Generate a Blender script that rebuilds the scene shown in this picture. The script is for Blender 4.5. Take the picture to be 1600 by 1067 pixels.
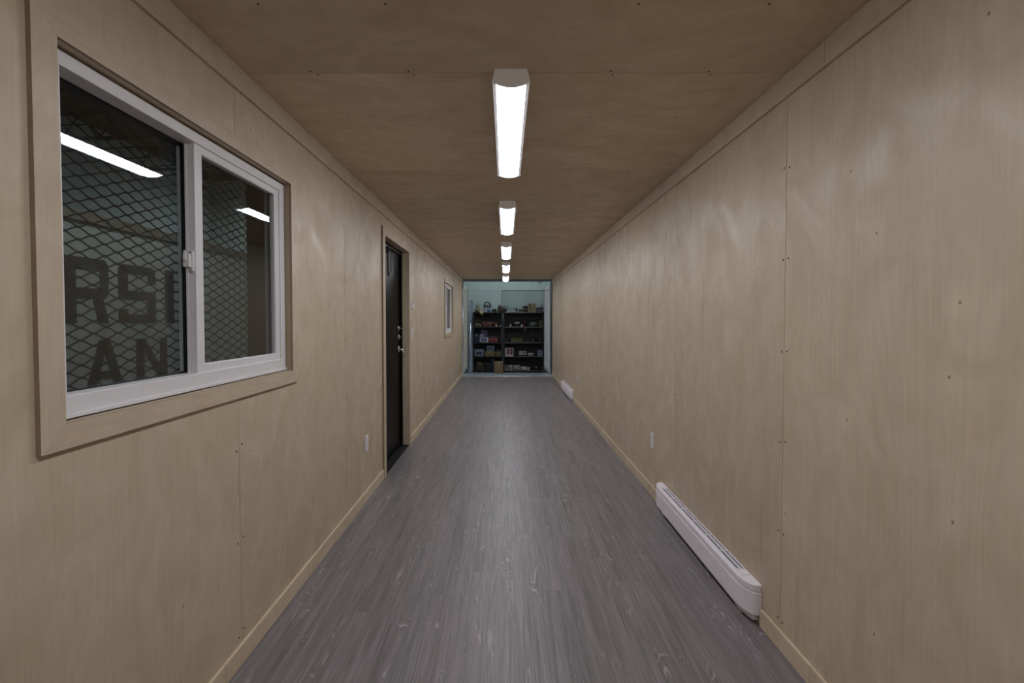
import bpy, math, random
from mathutils import Vector, Matrix
random.seed(7)
for o in list(bpy.data.objects):
    bpy.data.objects.remove(o)
SC = bpy.context.scene
COL = SC.collection
R_ = math.radians
PI = math.pi

# ------------------------------------------------------------------ camera
CAM_H = 1.388
cd = bpy.data.cameras.new('camera')
cam = bpy.data.objects.new('camera', cd)
COL.objects.link(cam)
cam.location = (0, 0, CAM_H)
cam.rotation_euler = (R_(90 - 1.4), 0, 0)
cd.sensor_fit = 'HORIZONTAL'
cd.sensor_width = 36
cd.lens = 16
cd.shift_x = 10 / 1600
cd.shift_y = -16.1 / 1600
cd.clip_start = 0.02
SC.camera = cam

# ------------------------------------------------------------------ world, exposure
w = bpy.data.worlds.new('world')
SC.world = w
w.use_nodes = True
w.node_tree.nodes['Background'].inputs[0].default_value = (0.55, 0.65, 0.7, 1)
w.node_tree.nodes['Background'].inputs[1].default_value = 0.0
SC.view_settings.view_transform = 'Standard'
SC.view_settings.look = 'None'
SC.view_settings.gamma = 1
SC.view_settings.use_curve_mapping = False
SC.view_settings.exposure = 0.0
LED_STRENGTH = 33.0          # the six ceiling fixtures
BAY_STRENGTH = 44.0         # added unseen lamp over the open end
SIDE_STRENGTH = 34.0         # added unseen lamp over the aisle beside the container
BACK_STRENGTH = 26.0         # added unseen lamp brightening the wall past the lettered container

# ------------------------------------------------------------------ room dimensions
XL, XR = -1.071, 1.160      # faces of the plywood walls
Y0, Y1 = -0.75, 11.30       # back and end of the lining
ZC = 2.396                  # ceiling face
FZ = -0.16                  # warehouse floor


# ------------------------------------------------------------------ materials
def newmat(name):
    m = bpy.data.materials.new(name)
    m.use_nodes = True
    nt = m.node_tree
    return m, nt, nt.nodes['Principled BSDF']


def N(nt, typ, **kw):
    n = nt.nodes.new(typ)
    for k, v in kw.items():
        setattr(n, k, v)
    return n


def ramp(nt, fac, stops):
    r = N(nt, 'ShaderNodeValToRGB')
    el = r.color_ramp.elements
    while len(el) < len(stops):
        el.new(0.5)
    for e, (p, c) in zip(el, stops):
        e.position = p
        e.color = (c[0], c[1], c[2], 1) if not isinstance(c, (int, float)) else (c, c, c, 1)
    nt.links.new(fac, r.inputs[0])
    return r.outputs[0]


def mixc(nt, fac, a, b, mode='MIX'):
    n = N(nt, 'ShaderNodeMix', data_type='RGBA', blend_type=mode)
    for sock, v in ((n.inputs[0], fac), (n.inputs[6], a), (n.inputs[7], b)):
        if hasattr(v, 'links') or isinstance(v, bpy.types.NodeSocket):
            nt.links.new(v, sock)
        elif isinstance(v, (int, float)):
            sock.default_value = v
        else:
            sock.default_value = (v[0], v[1], v[2], 1)
    return n.outputs[2]


def math_(nt, op, a, b=0.0):
    n = N(nt, 'ShaderNodeMath', operation=op)
    for sock, v in ((n.inputs[0], a), (n.inputs[1], b)):
        if isinstance(v, bpy.types.NodeSocket):
            nt.links.new(v, sock)
        else:
            sock.default_value = v
    return n.outputs[0]


def coords(nt, amount=60.0):
    """object coordinates shifted by a random amount per object"""
    tc = N(nt, 'ShaderNodeTexCoord')
    oi = N(nt, 'ShaderNodeObjectInfo')
    cx = N(nt, 'ShaderNodeCombineXYZ')
    for i, k in enumerate((1.0, 1.7, 2.3)):
        nt.links.new(math_(nt, 'MULTIPLY', oi.outputs['Random'], amount * k), cx.inputs[i])
    add = N(nt, 'ShaderNodeVectorMath', operation='ADD')
    nt.links.new(tc.outputs['Object'], add.inputs[0])
    nt.links.new(cx.outputs[0], add.inputs[1])
    return add.outputs[0], oi.outputs['Random']


def scaled(nt, vec, s):
    mp = N(nt, 'ShaderNodeMapping')
    mp.inputs['Scale'].default_value = s
    nt.links.new(vec, mp.inputs[0])
    return mp.outputs[0]


def noise(nt, vec, scale=1.0, detail=4.0, rough=0.55, dist=0.0):
    n = N(nt, 'ShaderNodeTexNoise')
    n.inputs['Scale'].default_value = scale
    n.inputs['Detail'].default_value = detail
    n.inputs['Roughness'].default_value = rough
    n.inputs['Distortion'].default_value = dist
    nt.links.new(vec, n.inputs[0])
    return n.outputs[0]


def plain(name, col, rough=0.6, metal=0.0, var=0.12, scale=30.0, spec=0.5):
    m, nt, b = newmat(name)
    v, rnd = coords(nt)
    f = noise(nt, v, scale, 2)
    lo = [c * (1 - var) for c in col]
    hi = [min(1, c * (1 + var)) for c in col]
    c = ramp(nt, f, [(0.3, lo), (0.7, hi)])
    nt.links.new(c, b.inputs['Base Color'])
    b.inputs['Roughness'].default_value = rough
    b.inputs['Metallic'].default_value = metal
    b.inputs['Specular IOR Level'].default_value = spec
    return m


def contour(nt, n, k, lo, hi):
    """thin contour lines of a noise field: the arches of flat-sawn grain"""
    fr = math_(nt, 'FRACT', math_(nt, 'MULTIPLY', n, k))
    return ramp(nt, fr, [(lo, 0.0), ((lo + hi) / 2, 1.0), (hi, 0.0)])


def plywood(name, axis, base, dark, light, knots=True, rough=0.46):
    m, nt, b = newmat(name)
    v, rnd = coords(nt)

    def st(across, along):
        s = [across] * 3
        s[axis] = along
        return scaled(nt, v, s)

    def k_(c, f):
        return [min(1, x * f) for x in c]
    fine = noise(nt, st(110, 3.0), 1.0, 4, 0.6, 0.2)
    mid = noise(nt, st(7, 0.7), 1.0, 3, 0.55, 0.5)
    blot = noise(nt, st(3.6, 2.7), 1.0, 4, 0.60, 1.6)
    field = noise(nt, st(2.6, 0.75), 1.0, 2, 0.5, 0.6)
    c = ramp(nt, blot, [(0.34, dark), (0.50, base), (0.66, light)])
    c = mixc(nt, 0.15, c, ramp(nt, mid, [(0.3, k_(base, 0.76)), (0.7, k_(base, 1.2))]))
    c = mixc(nt, 0.20, c, ramp(nt, fine, [(0.3, k_(base, 0.70)), (0.7, k_(base, 1.2))]))
    # faint arches of rotary-cut birch
    c = mixc(nt, math_(nt, 'MULTIPLY', contour(nt, field, 26.0, 0.2, 0.8), 0.13), c, k_(base, 0.66))
    # narrow mineral streaks
    sk = noise(nt, st(24, 1.3), 1.0, 2, 0.4)
    c = mixc(nt, math_(nt, 'MULTIPLY', ramp(nt, sk, [(0.70, 0.0), (0.78, 1.0)]), 0.38), c, k_(base, 0.55))
    if knots:
        sp = N(nt, 'ShaderNodeSeparateXYZ')
        nt.links.new(v, sp.inputs[0])
        cb = N(nt, 'ShaderNodeCombineXYZ')
        nt.links.new(sp.outputs[1], cb.inputs[0])
        nt.links.new(math_(nt, 'MULTIPLY', sp.outputs[2], 0.8), cb.inputs[1])
        vo = N(nt, 'ShaderNodeTexVoronoi', feature='F1', voronoi_dimensions='2D')
        vo.inputs['Scale'].default_value = 2.9
        nt.links.new(cb.outputs[0], vo.inputs[0])
        gs = N(nt, 'ShaderNodeSeparateColor')
        nt.links.new(vo.outputs['Color'], gs.inputs[0])
        gate = math_(nt, 'GREATER_THAN', gs.outputs[0], 0.55)
        halo = math_(nt, 'MULTIPLY', ramp(nt, vo.outputs['Distance'], [(0.0, 1.0), (0.16, 0.0)]), gate)
        c = mixc(nt, math_(nt, 'MULTIPLY', halo, 0.30), c, k_(light, 1.2))
        kn = math_(nt, 'MULTIPLY', ramp(nt, vo.outputs['Distance'], [(0.007, 1.0), (0.016, 0.0)]), gate)
        c = mixc(nt, math_(nt, 'MULTIPLY', kn, 0.7), c, (0.07, 0.04, 0.02))
    # slight tone difference between sheets
    tone = math_(nt, 'ADD', math_(nt, 'MULTIPLY', rnd, 0.08), 0.96)
    cc = N(nt, 'ShaderNodeCombineXYZ')
    for i in range(3):
        nt.links.new(tone, cc.inputs[i])
    c = mixc(nt, 1.0, c, cc.outputs[0], 'MULTIPLY')
    nt.links.new(c, b.inputs['Base Color'])
    nt.links.new(ramp(nt, blot, [(0.32, rough + 0.12), (0.68, rough - 0.10)]), b.inputs['Roughness'])
    b.inputs['Specular IOR Level'].default_value = 0.55
    bp = N(nt, 'ShaderNodeBump')
    bp.inputs['Strength'].default_value = 0.08
    bp.inputs['Distance'].default_value = 0.002
    nt.links.new(fine, bp.inputs['Height'])
    nt.links.new(bp.outputs[0], b.inputs['Normal'])
    return m


def plank_mat():
    m, nt, b = newmat('grey_oak_vinyl')
    v, rnd = coords(nt)
    fine = noise(nt, scaled(nt, v, (240, 4.2, 30)), 1.0, 3, 0.6, 0.25)
    mid = noise(nt, scaled(nt, v, (34, 1.15, 12)), 1.0, 5, 0.68, 0.7)
    big = noise(nt, scaled(nt, v, (9, 0.75, 6)), 1.0, 3, 0.55, 0.7)
    field = noise(nt, scaled(nt, v, (8.5, 1.7, 6)), 1.0, 2, 0.5, 0.7)
    c = ramp(nt, big, [(0.30, (0.092, 0.080, 0.082)), (0.5, (0.158, 0.141, 0.144)), (0.70, (0.228, 0.207, 0.213))])
    c = mixc(nt, 0.50, c, ramp(nt, mid, [(0.30, (0.060, 0.051, 0.053)), (0.50, (0.168, 0.152, 0.156)), (0.70, (0.310, 0.285, 0.292))]))
    c = mixc(nt, 0.36, c, ramp(nt, fine, [(0.33, (0.062, 0.054, 0.056)), (0.67, (0.265, 0.242, 0.250))]))
    # limed arches, only in patches
    patch = ramp(nt, noise(nt, scaled(nt, v, (13, 3.6, 9)), 1.0, 2, 0.5, 0.4), [(0.58, 0.0), (0.69, 1.0)])
    line = contour(nt, field, 15.0, 0.30, 0.62)
    c = mixc(nt, math_(nt, 'MULTIPLY', math_(nt, 'MULTIPLY', patch, line), 0.60), c, (0.44, 0.41, 0.415))
    drk = contour(nt, field, 15.0, 0.62, 1.0)
    c = mixc(nt, math_(nt, 'MULTIPLY', math_(nt, 'MULTIPLY', patch, drk), 0.35), c, (0.06, 0.052, 0.054))
    # plank tone: a touch warmer or cooler, lighter or darker
    hue = ramp(nt, rnd, [(0.0, (0.98, 0.98, 0.96)), (0.35, (1.14, 1.08, 1.10)), (0.7, (1.05, 1.04, 1.07)), (1.0, (1.18, 1.16, 1.16))])
    c = mixc(nt, 1.0, c, hue, 'MULTIPLY')
    nt.links.new(c, b.inputs['Base Color'])
    nt.links.new(ramp(nt, fine, [(0.3, 0.47), (0.7, 0.37)]), b.inputs['Roughness'])
    b.inputs['Specular IOR Level'].default_value = 0.45
    bp = N(nt, 'ShaderNodeBump')
    bp.inputs['Strength'].default_value = 0.12
    bp.inputs['Distance'].default_value = 0.0015
    nt.links.new(fine, bp.inputs['Height'])
    nt.links.new(bp.outputs[0], b.inputs['Normal'])
    return m


def glass_mat():
    m = bpy.data.materials.new('window_glass')
    m.use_nodes = True
    nt = m.node_tree
    nt.nodes.clear()
    out = N(nt, 'ShaderNodeOutputMaterial')
    tr = N(nt, 'ShaderNodeBsdfTransparent')
    tr.inputs[0].default_value = (0.90, 0.93, 0.925, 1)
    tr2 = N(nt, 'ShaderNodeBsdfTransparent')
    gl = N(nt, 'ShaderNodeBsdfGlossy')
    gl.inputs['Roughness'].default_value = 0.0
    fr = N(nt, 'ShaderNodeFresnel')
    fr.inputs[0].default_value = 1.5
    geo = N(nt, 'ShaderNodeNewGeometry')
    mx = N(nt, 'ShaderNodeMixShader')
    nt.links.new(fr.outputs[0], mx.inputs[0])
    nt.links.new(tr.outputs[0], mx.inputs[1])
    nt.links.new(gl.outputs[0], mx.inputs[2])
    mx2 = N(nt, 'ShaderNodeMixShader')
    nt.links.new(geo.outputs['Backfacing'], mx2.inputs[0])
    nt.links.new(mx.outputs[0], mx2.inputs[1])
    nt.links.new(tr2.outputs[0], mx2.inputs[2])
    nt.links.new(mx2.outputs[0], out.inputs[0])
    return m


def emit(name, col, strength):
    m = bpy.data.materials.new(name)
    m.use_nodes = True
    nt = m.node_tree
    nt.nodes.clear()
    out = N(nt, 'ShaderNodeOutputMaterial')
    e = N(nt, 'ShaderNodeEmission')
    e.inputs[0].default_value = (*col, 1)
    e.inputs[1].default_value = strength
    nt.links.new(e.outputs[0], out.inputs[0])
    return m


BASE, DARK, LIGHT = (0.54, 0.441, 0.317), (0.485, 0.388, 0.267), (0.592, 0.499, 0.374)
M = {}
M['ply_wall'] = plywood('birch_plywood_wall', 2, BASE, DARK, LIGHT)
M['ply_ceil'] = plywood('birch_plywood_ceiling', 0, [c * 1.12 for c in BASE], [c * 1.10 for c in DARK], [c * 1.12 for c in LIGHT], knots=False, rough=0.55)
M['ply_y'] = plywood('birch_plywood_strip', 1, (0.54, 0.44, 0.325), (0.49, 0.39, 0.28), (0.58, 0.485, 0.37), knots=False)
M['ply_z'] = plywood('birch_plywood_upright', 2, (0.54, 0.44, 0.325), (0.49, 0.39, 0.28), (0.58, 0.485, 0.37), knots=False)
M['pine'] = plywood('clear_pine', 1, (0.61, 0.50, 0.355), (0.56, 0.45, 0.30), (0.65, 0.545, 0.40), knots=False)
M['ply_edge'] = plywood('plywood_edge', 2, (0.30, 0.22, 0.15), (0.25, 0.18, 0.12), (0.34, 0.26, 0.18), knots=False, rough=0.7)
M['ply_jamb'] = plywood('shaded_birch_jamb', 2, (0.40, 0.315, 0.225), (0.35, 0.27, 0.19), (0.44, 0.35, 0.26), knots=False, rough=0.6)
M['plank'] = plank_mat()
M['stud'] = plain('dark_framing', (0.10, 0.075, 0.05), 0.9)
M['screw'] = plain('black_screw', (0.015, 0.014, 0.013), 0.45, 0.4)
M['vinyl'] = plain('white_vinyl', (0.70, 0.68, 0.70), 0.42, var=0.02)
M['vinyl_grey'] = plain('grey_vinyl', (0.42, 0.43, 0.45), 0.45, var=0.03)
M['gasket'] = plain('black_gasket', (0.012, 0.012, 0.015), 0.6)
M['glass'] = glass_mat()
M['mesh'] = plain('dark_expanded_steel', (0.016, 0.015, 0.015), 0.65, spec=0.3)
M['enamel'] = plain('white_enamel', (0.82, 0.77, 0.83), 0.4, var=0.02)
M['slot'] = plain('shadow_grey_metal', (0.16, 0.17, 0.20), 0.5, 0.4)
M['plate'] = plain('white_plastic', (0.74, 0.72, 0.73), 0.35, var=0.02)
M['fixture'] = plain('white_sheet_metal', (0.86, 0.84, 0.86), 0.5, var=0.02)
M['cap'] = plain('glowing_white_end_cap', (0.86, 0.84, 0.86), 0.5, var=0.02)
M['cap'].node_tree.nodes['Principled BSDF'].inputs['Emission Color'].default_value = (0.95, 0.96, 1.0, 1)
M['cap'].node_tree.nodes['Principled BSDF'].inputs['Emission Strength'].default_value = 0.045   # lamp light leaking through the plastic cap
M['led'] = emit('lit_led_diffuser', (0.95, 0.985, 1.05), LED_STRENGTH)
M['bay_fill'] = emit('bay_fill_emitter', (0.86, 0.96, 1.0), BAY_STRENGTH)
M['back_fill'] = emit('back_fill_emitter', (0.93, 1.0, 1.0), BACK_STRENGTH)
M['side'] = emit('side_fill_emitter', (0.95, 1.0, 1.0), SIDE_STRENGTH)
M['door'] = plain('black_painted_steel', (0.0032, 0.0032, 0.0030), 0.34, var=0.1, spec=0.05)
M['chrome'] = plain('brushed_chrome', (0.62, 0.61, 0.60), 0.25, 1.0, var=0.05)
M['galv'] = plain('galvanised_steel', (0.50, 0.55, 0.62), 0.35, 0.85, var=0.2, scale=14)
M['bluesteel'] = plain('bluish_steel', (0.22, 0.28, 0.35), 0.4, 0.5, var=0.2, scale=10)
M['door_in'] = plain('pale_grey_container_paint', (0.52, 0.52, 0.55), 0.5, var=0.06, scale=4)
M['door_in_cream'] = plain('pale_cream_container_paint', (0.50, 0.49, 0.42), 0.5, var=0.06, scale=4)
M['post'] = plain('dark_steel_post', (0.10, 0.10, 0.09), 0.4, 0.5)
M['rubber'] = plain('black_rubber', (0.008, 0.008, 0.008), 0.7, spec=0.2)
M['wall_teal'] = plain('pale_teal_wall_paint', (0.42, 0.51, 0.50), 0.7, var=0.05, scale=2)
M['wall_grey'] = plain('dull_grey_wall_paint', (0.42, 0.47, 0.47), 0.7, var=0.08, scale=2)
M['conc'] = plain('smooth_concrete', (0.17, 0.20, 0.21), 0.5, var=0.15, scale=3)
M['ware_dark'] = plain('dark_roof_deck', (0.03, 0.033, 0.038), 0.8)
M['cont_green'] = plain('pale_green_grey_paint', (0.32, 0.345, 0.33), 0.6, var=0.10, scale=5)
M['letter'] = plain('charcoal_lettering_paint', (0.026, 0.024, 0.026), 0.7, var=0.2)
M['brown_rail'] = plain('grimy_brown_rail', (0.16, 0.14, 0.11), 0.7)
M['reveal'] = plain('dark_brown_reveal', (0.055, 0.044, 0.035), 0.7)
M['rack'] = plain('charcoal_rack_steel', (0.014, 0.017, 0.019), 0.5, spec=0.35)
M['rack_shade'] = plain('shade_grey_sheet', (0.034, 0.036, 0.037), 0.7)
M['rack_edge'] = plain('worn_steel_edge', (0.20, 0.20, 0.20), 0.4, 0.6)


def colmat(name, col, rough=0.6, metal=0.0):
    if name not in M:
        M[name] = plain(name, col, rough, metal, var=0.12, scale=18)
    return M[name]


# ------------------------------------------------------------------ mesh builder
class MB:
    def __init__(s):
        s.v, s.f = [], []

    def add(s, vs, fs, mat=None):
        b = len(s.v)
        s.v += [tuple(mat @ Vector(p)) if mat is not None else tuple(p) for p in vs]
        s.f += [tuple(b + i for i in f) for f in fs]
        return s

    def box(s, x0, x1, y0, y1, z0, z1, mat=None):
        vs = [(x0, y0, z0), (x1, y0, z0), (x1, y1, z0), (x0, y1, z0), (x0, y0, z1), (x1, y0, z1), (x1, y1, z1), (x0, y1, z1)]
        return s.add(vs, [(0, 3, 2, 1), (4, 5, 6, 7), (0, 1, 5, 4), (1, 2, 6, 5), (2, 3, 7, 6), (3, 0, 4, 7)], mat)

    def prism(s, poly, lo, hi, axis=2, mat=None):
        """poly of 2-D points (counter-clockwise) extruded along axis"""
        def p3(p, h):
            return {0: (h, p[0], p[1]), 1: (p[0], h, p[1]), 2: (p[0], p[1], h)}[axis]
        n = len(poly)
        vs = [p3(p, lo) for p in poly] + [p3(p, hi) for p in poly]
        fs = [tuple(range(n - 1, -1, -1)), tuple(range(n, 2 * n))]
        fs += [(i, (i + 1) % n, n + (i + 1) % n, n + i) for i in range(n)]
        if axis == 1:
            fs = [tuple(reversed(f)) for f in fs]
        return s.add(vs, fs, mat)

    def lathe(s, prof, n=16, c=(0, 0, 0), axis=2, sx=1.0, sy=1.0, mat=None):
        vs, fs = [], []
        for r, h in prof:
            for k in range(n):
                a = 2 * PI * k / n
                p = (r * math.cos(a) * sx, r * math.sin(a) * sy, h)
                p = {2: p, 0: (p[2], p[0], p[1]), 1: (p[1], p[2], p[0])}[axis]
                vs.append((p[0] + c[0], p[1] + c[1], p[2] + c[2]))
        for i in range(len(prof) - 1):
            for k in range(n):
                k2 = (k + 1) % n
                fs.append((i * n + k, i * n + k2, (i + 1) * n + k2, (i + 1) * n + k))
        fs.append(tuple(range(n - 1, -1, -1)))
        L = (len(prof) - 1) * n
        fs.append(tuple(range(L, L + n)))
        return s.add(vs, fs, mat)

    def tube(s, path, r, n=8, closed=False, mat=None):
        P = [Vector(p) for p in path]
        m = len(P)
        vs, fs = [], []
        prev = None
        for i, p in enumerate(P):
            if closed:
                t = P[(i + 1) % m] - P[i - 1]
            else:
                t = P[min(i + 1, m - 1)] - P[max(i - 1, 0)]
            t.normalize()
            if prev is None:
                ref = Vector((0, 0, 1)) if abs(t.z) < 0.9 else Vector((1, 0, 0))
                u = t.cross(ref).normalized()
            else:
                u = (prev - t * prev.dot(t)).normalized()
            prev = u
            q = t.cross(u)
            rr = r[i] if isinstance(r, (list, tuple)) else r
            for k in range(n):
                a = 2 * PI * k / n
                vs.append(p + (u * math.cos(a) + q * math.sin(a)) * rr)
        for i in range(m if closed else m - 1):
            j = (i + 1) % m
            for k in range(n):
                k2 = (k + 1) % n
                fs.append((i * n + k, i * n + k2, j * n + k2, j * n + k))
        if not closed:
            fs.append(tuple(range(n - 1, -1, -1)))
            fs.append(tuple(range((m - 1) * n, m * n)))
        return s.add(vs, fs, mat)

    def mesh(s, name):
        me = bpy.data.meshes.new(name)
        me.from_pydata(s.v, [], s.f)
        me.update()
        return me

    def build(s, name, mat, parent=None, bevel=0.0, seg=2, smooth=False, world=False, loc=None, kind=None):
        if world and parent is not None:
            off = Vector((0, 0, 0))
            q = parent
            while q:
                off += q.location
                q = q.parent
            s.v = [tuple(Vector(p) - off) for p in s.v]
        return link(name, s.mesh(name), mat, parent, bevel, seg, smooth, loc, kind)


def link(name, me, mat, parent=None, bevel=0.0, seg=2, smooth=False, loc=None, kind=None):
    o = bpy.data.objects.new(name, me)
    COL.objects.link(o)
    if mat is not None and not me.materials:
        me.materials.append(mat)
    if parent is not None:
        o.parent = parent
    if loc is not None:
        o.location = loc
    if smooth:
        me.shade_smooth()
    if bevel > 0:
        b = o.modifiers.new('soft_edges', 'BEVEL')
        b.width = bevel
        b.segments = seg
        b.limit_method = 'ANGLE'
        b.angle_limit = R_(40)
    if kind:
        o['kind'] = kind
    return o


def fix_normals(o):
    import bmesh
    bm = bmesh.new()
    bm.from_mesh(o.data)
    bmesh.ops.recalc_face_normals(bm, faces=bm.faces)
    bm.to_mesh(o.data)
    bm.free()
    return o


def tag(o, label=None, cat=None, group=None, kind=None):
    if label:
        o['label'] = label
    if cat:
        o['category'] = cat
    if group:
        o['group'] = group
    if kind:
        o['kind'] = kind
    return o


def thing(name, label, cat, loc=(0, 0, 0), rz=0.0, group=None, kind=None):
    o = bpy.data.objects.new(name, None)
    COL.objects.link(o)
    o.location = loc
    o.rotation_euler = (0, 0, rz)
    o.empty_display_size = 0.05
    return tag(o, label, cat, group, kind)


def copy_tree(o, parent=None):
    c = o.copy()
    COL.objects.link(c)
    c.parent = parent
    for ch in [x for x in bpy.data.objects if x.parent == o]:
        copy_tree(ch, c)
    return c


def rects_with_holes(a0, a1, b0, b1, holes):
    """cells of a rectangle in (a,b) that are not in any hole"""
    As = sorted({a0, a1} | {min(max(h[i], a0), a1) for h in holes for i in (0, 1)})
    Bs = sorted({b0, b1} | {min(max(h[i], b0), b1) for h in holes for i in (2, 3)})
    cell = {}
    for i in range(len(As) - 1):
        for j in range(len(Bs) - 1):
            ca, cb = (As[i] + As[i + 1]) / 2, (Bs[j] + Bs[j + 1]) / 2
            if not any(h[0] < ca < h[1] and h[2] < cb < h[3] for h in holes):
                cell[i, j] = True
    return As, Bs, cell


def sheet(mb, a0, a1, b0, b1, lo, hi, axis, holes=()):
    """a sheet with rectangular holes: (a,b) in plane, lo..hi along axis"""
    As, Bs, cell = rects_with_holes(a0, a1, b0, b1, holes)

    def p3(a, b, h):
        return {0: (h, a, b), 1: (a, h, b), 2: (a, b, h)}[axis]
    vid, vs, fs = {}, [], []

    def V(i, j, h):
        k = (i, j, h)
        if k not in vid:
            vid[k] = len(vs)
            vs.append(p3(As[i], Bs[j], hi if h else lo))
        return vid[k]
    for (i, j) in cell:
        f = [(V(i, j, 0), V(i, j + 1, 0), V(i + 1, j + 1, 0), V(i + 1, j, 0)),
             (V(i, j, 1), V(i + 1, j, 1), V(i + 1, j + 1, 1), V(i, j + 1, 1))]
        if (i - 1, j) not in cell:
            f.append((V(i, j, 0), V(i, j, 1), V(i, j + 1, 1), V(i, j + 1, 0)))
        if (i + 1, j) not in cell:
            f.append((V(i + 1, j, 0), V(i + 1, j + 1, 0), V(i + 1, j + 1, 1), V(i + 1, j, 1)))
        if (i, j - 1) not in cell:
            f.append((V(i, j, 0), V(i + 1, j, 0), V(i + 1, j, 1), V(i, j, 1)))
        if (i, j + 1) not in cell:
            f.append((V(i, j + 1, 0), V(i, j + 1, 1), V(i + 1, j + 1, 1), V(i + 1, j + 1, 0)))
        if axis == 1:
            f = [tuple(reversed(q)) for q in f]
        fs += f
    return mb.add(vs, fs)


# ------------------------------------------------------------------ openings in the left wall
WIN_Y = (1.091, 2.262)       # clear opening inside the casing
WIN_Z = (1.138, 2.058)
WIN2_DY = 6.94
DOOR_Y = (4.005, 5.015)
DOOR_ZT = 2.142
JT = 0.010
holes_L = [(WIN_Y[0] - JT, WIN_Y[1] + JT, WIN_Z[0] - JT, WIN_Z[1] + JT),
           (WIN_Y[0] + WIN2_DY - JT, WIN_Y[1] + WIN2_DY + JT, WIN_Z[0] - JT, WIN_Z[1] + JT),
           (DOOR_Y[0], DOOR_Y[1], -0.2, DOOR_ZT)]
T = 0.012                    # sheet thickness
WT = 0.215                   # whole wall thickness
GAP = 0.0014


def seams(first, pitch=1.2192):
    k = math.floor((Y0 - first) / pitch)
    ys = [Y0]
    y = first + (k + 1) * pitch
    while y < Y1:
        if y > Y0 + 0.02:
            ys.append(y)
        y += pitch
    ys.append(Y1)
    return ys


SEAM_L, SEAM_R, SEAM_C = seams(1.817), seams(1.893), seams(1.883)

# ------------------------------------------------------------------ floor
fl = MB().box(XL - WT, XR + WT, Y0 - 0.1, Y1, -0.15, -0.0052).build('floor', M['stud'])
tag(fl, 'grey oak-look plank floor running the length of the plywood corridor', 'floor', kind='structure')
PW, PL_ = 0.1785, 1.22
plank_cache = {}
x = XL
row = 0
while x < XR - 0.002:
    wd = min(PW, XR - x)
    y = Y0 - random.random() * PL_ * 0.98
    first = True
    while y < Y1:
        a, b_ = max(y, Y0), min(y + PL_, Y1)
        y += PL_
        if b_ - a < 0.04:
            continue
        key = (round(wd, 3), round(b_ - a, 3))
        if key not in plank_cache:
            mb = MB()
            hx, hy, c = wd / 2 - 0.0001, (b_ - a) / 2 - 0.0001, 0.0003
            mb.add([(-hx, -hy, -.005), (hx, -hy, -.005), (hx, hy, -.005), (-hx, hy, -.005),
                    (-hx, -hy, -c), (hx, -hy, -c), (hx, hy, -c), (-hx, hy, -c),
                    (-hx + c, -hy + c, 0), (hx - c, -hy + c, 0), (hx - c, hy - c, 0), (-hx + c, hy - c, 0)],
                   [(0, 3, 2, 1), (0, 1, 5, 4), (1, 2, 6, 5), (2, 3, 7, 6), (3, 0, 4, 7),
                    (4, 5, 9, 8), (5, 6, 10, 9), (6, 7, 11, 10), (7, 4, 8, 11), (8, 9, 10, 11)])
            plank_cache[key] = mb.mesh('plank')
        link('plank', plank_cache[key], M['plank'], fl, loc=(x + wd / 2, (a + b_) / 2, 0))
    x += wd
    row += 1

# ------------------------------------------------------------------ walls
def screw_heads(parent, pts, axis, sgn):
    mb = MB()
    for p in pts:
        r = 0.0042
        h = 0.0012 * sgn
        prof = [(r, -h), (r, h * 0.6), (r * 0.6, h)] if sgn > 0 else [(r * 0.6, h), (r, h * 0.6), (r, -h)]
        mb.lathe(prof, 8, p, axis)
    o = mb.build('screw_heads', M['screw'], parent, kind='stuff')
    o['label'] = 'small black screw heads along the panel joints'
    return fix_normals(o)


SZ = [0.117, 0.497, 0.877, 1.258, 1.638, 2.018]
wl = sheet(MB(), Y0 - 0.1, Y1, -0.15, ZC + 0.10, XL - WT, XL - T - 0.002, 0, holes_L).build('wall_left', M['stud'])
tag(wl, 'birch plywood wall with the two windows and the black door', 'wall', kind='structure')
for i in range(len(SEAM_L) - 1):
    a, b_ = SEAM_L[i] + GAP, SEAM_L[i + 1] - GAP
    hs = [h for h in holes_L if h[0] < b_ and h[1] > a]
    hs = [(h[0] - a, h[1] - a, h[2], h[3]) for h in hs]
    sheet(MB(), 0, b_ - a, 0.0, ZC, -T, 0, 0, hs).build('plywood_panel', M['ply_wall'], wl, loc=(XL, a, 0))
pts = []
for s_ in SEAM_L[1:-1]:
    for z in SZ:
        for d in (-0.018, 0.018):
            y = s_ + d + random.uniform(-.003, .003)
            zz = z + (d * 0.4) + random.uniform(-.006, .006)
            if not any(h[0] - 0.08 < y < h[1] + 0.08 and h[2] - 0.08 < zz < h[3] + 0.08 for h in holes_L):
                pts.append((XL, y, zz))
screw_heads(wl, pts, 0, 1)

wr = MB().box(XR + T + 0.002, XR + WT, Y0 - 0.1, Y1, -0.15, ZC + 0.10).build('wall_right', M['stud'])
tag(wr, 'long unbroken birch plywood wall above the white heaters', 'wall', kind='structure')
for i in range(len(SEAM_R) - 1):
    a, b_ = SEAM_R[i] + GAP, SEAM_R[i + 1] - GAP
    MB().box(0, T, 0, b_ - a, 0, ZC).build('plywood_panel', M['ply_wall'], wr, loc=(XR, a, 0))
pts = []
for s_ in SEAM_R[1:-1]:
    for z in SZ:
        for d in (-0.018, 0.018):
            pts.append((XR, s_ + d + random.uniform(-.003, .003), z + random.uniform(-.006, .006)))
screw_heads(wr, pts, 0, -1)

wb = MB().box(XL - WT, XR + WT, Y0 - 0.1, Y0 - T, -0.15, ZC + 0.1).build('wall_back', M['stud'])
tag(wb, 'plywood end wall behind the viewer', 'wall', kind='structure')
MB().box(0, (XR - XL), -T, 0, 0, ZC).build('plywood_panel', M['ply_wall'], wb, loc=(XL, Y0, 0))

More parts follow.
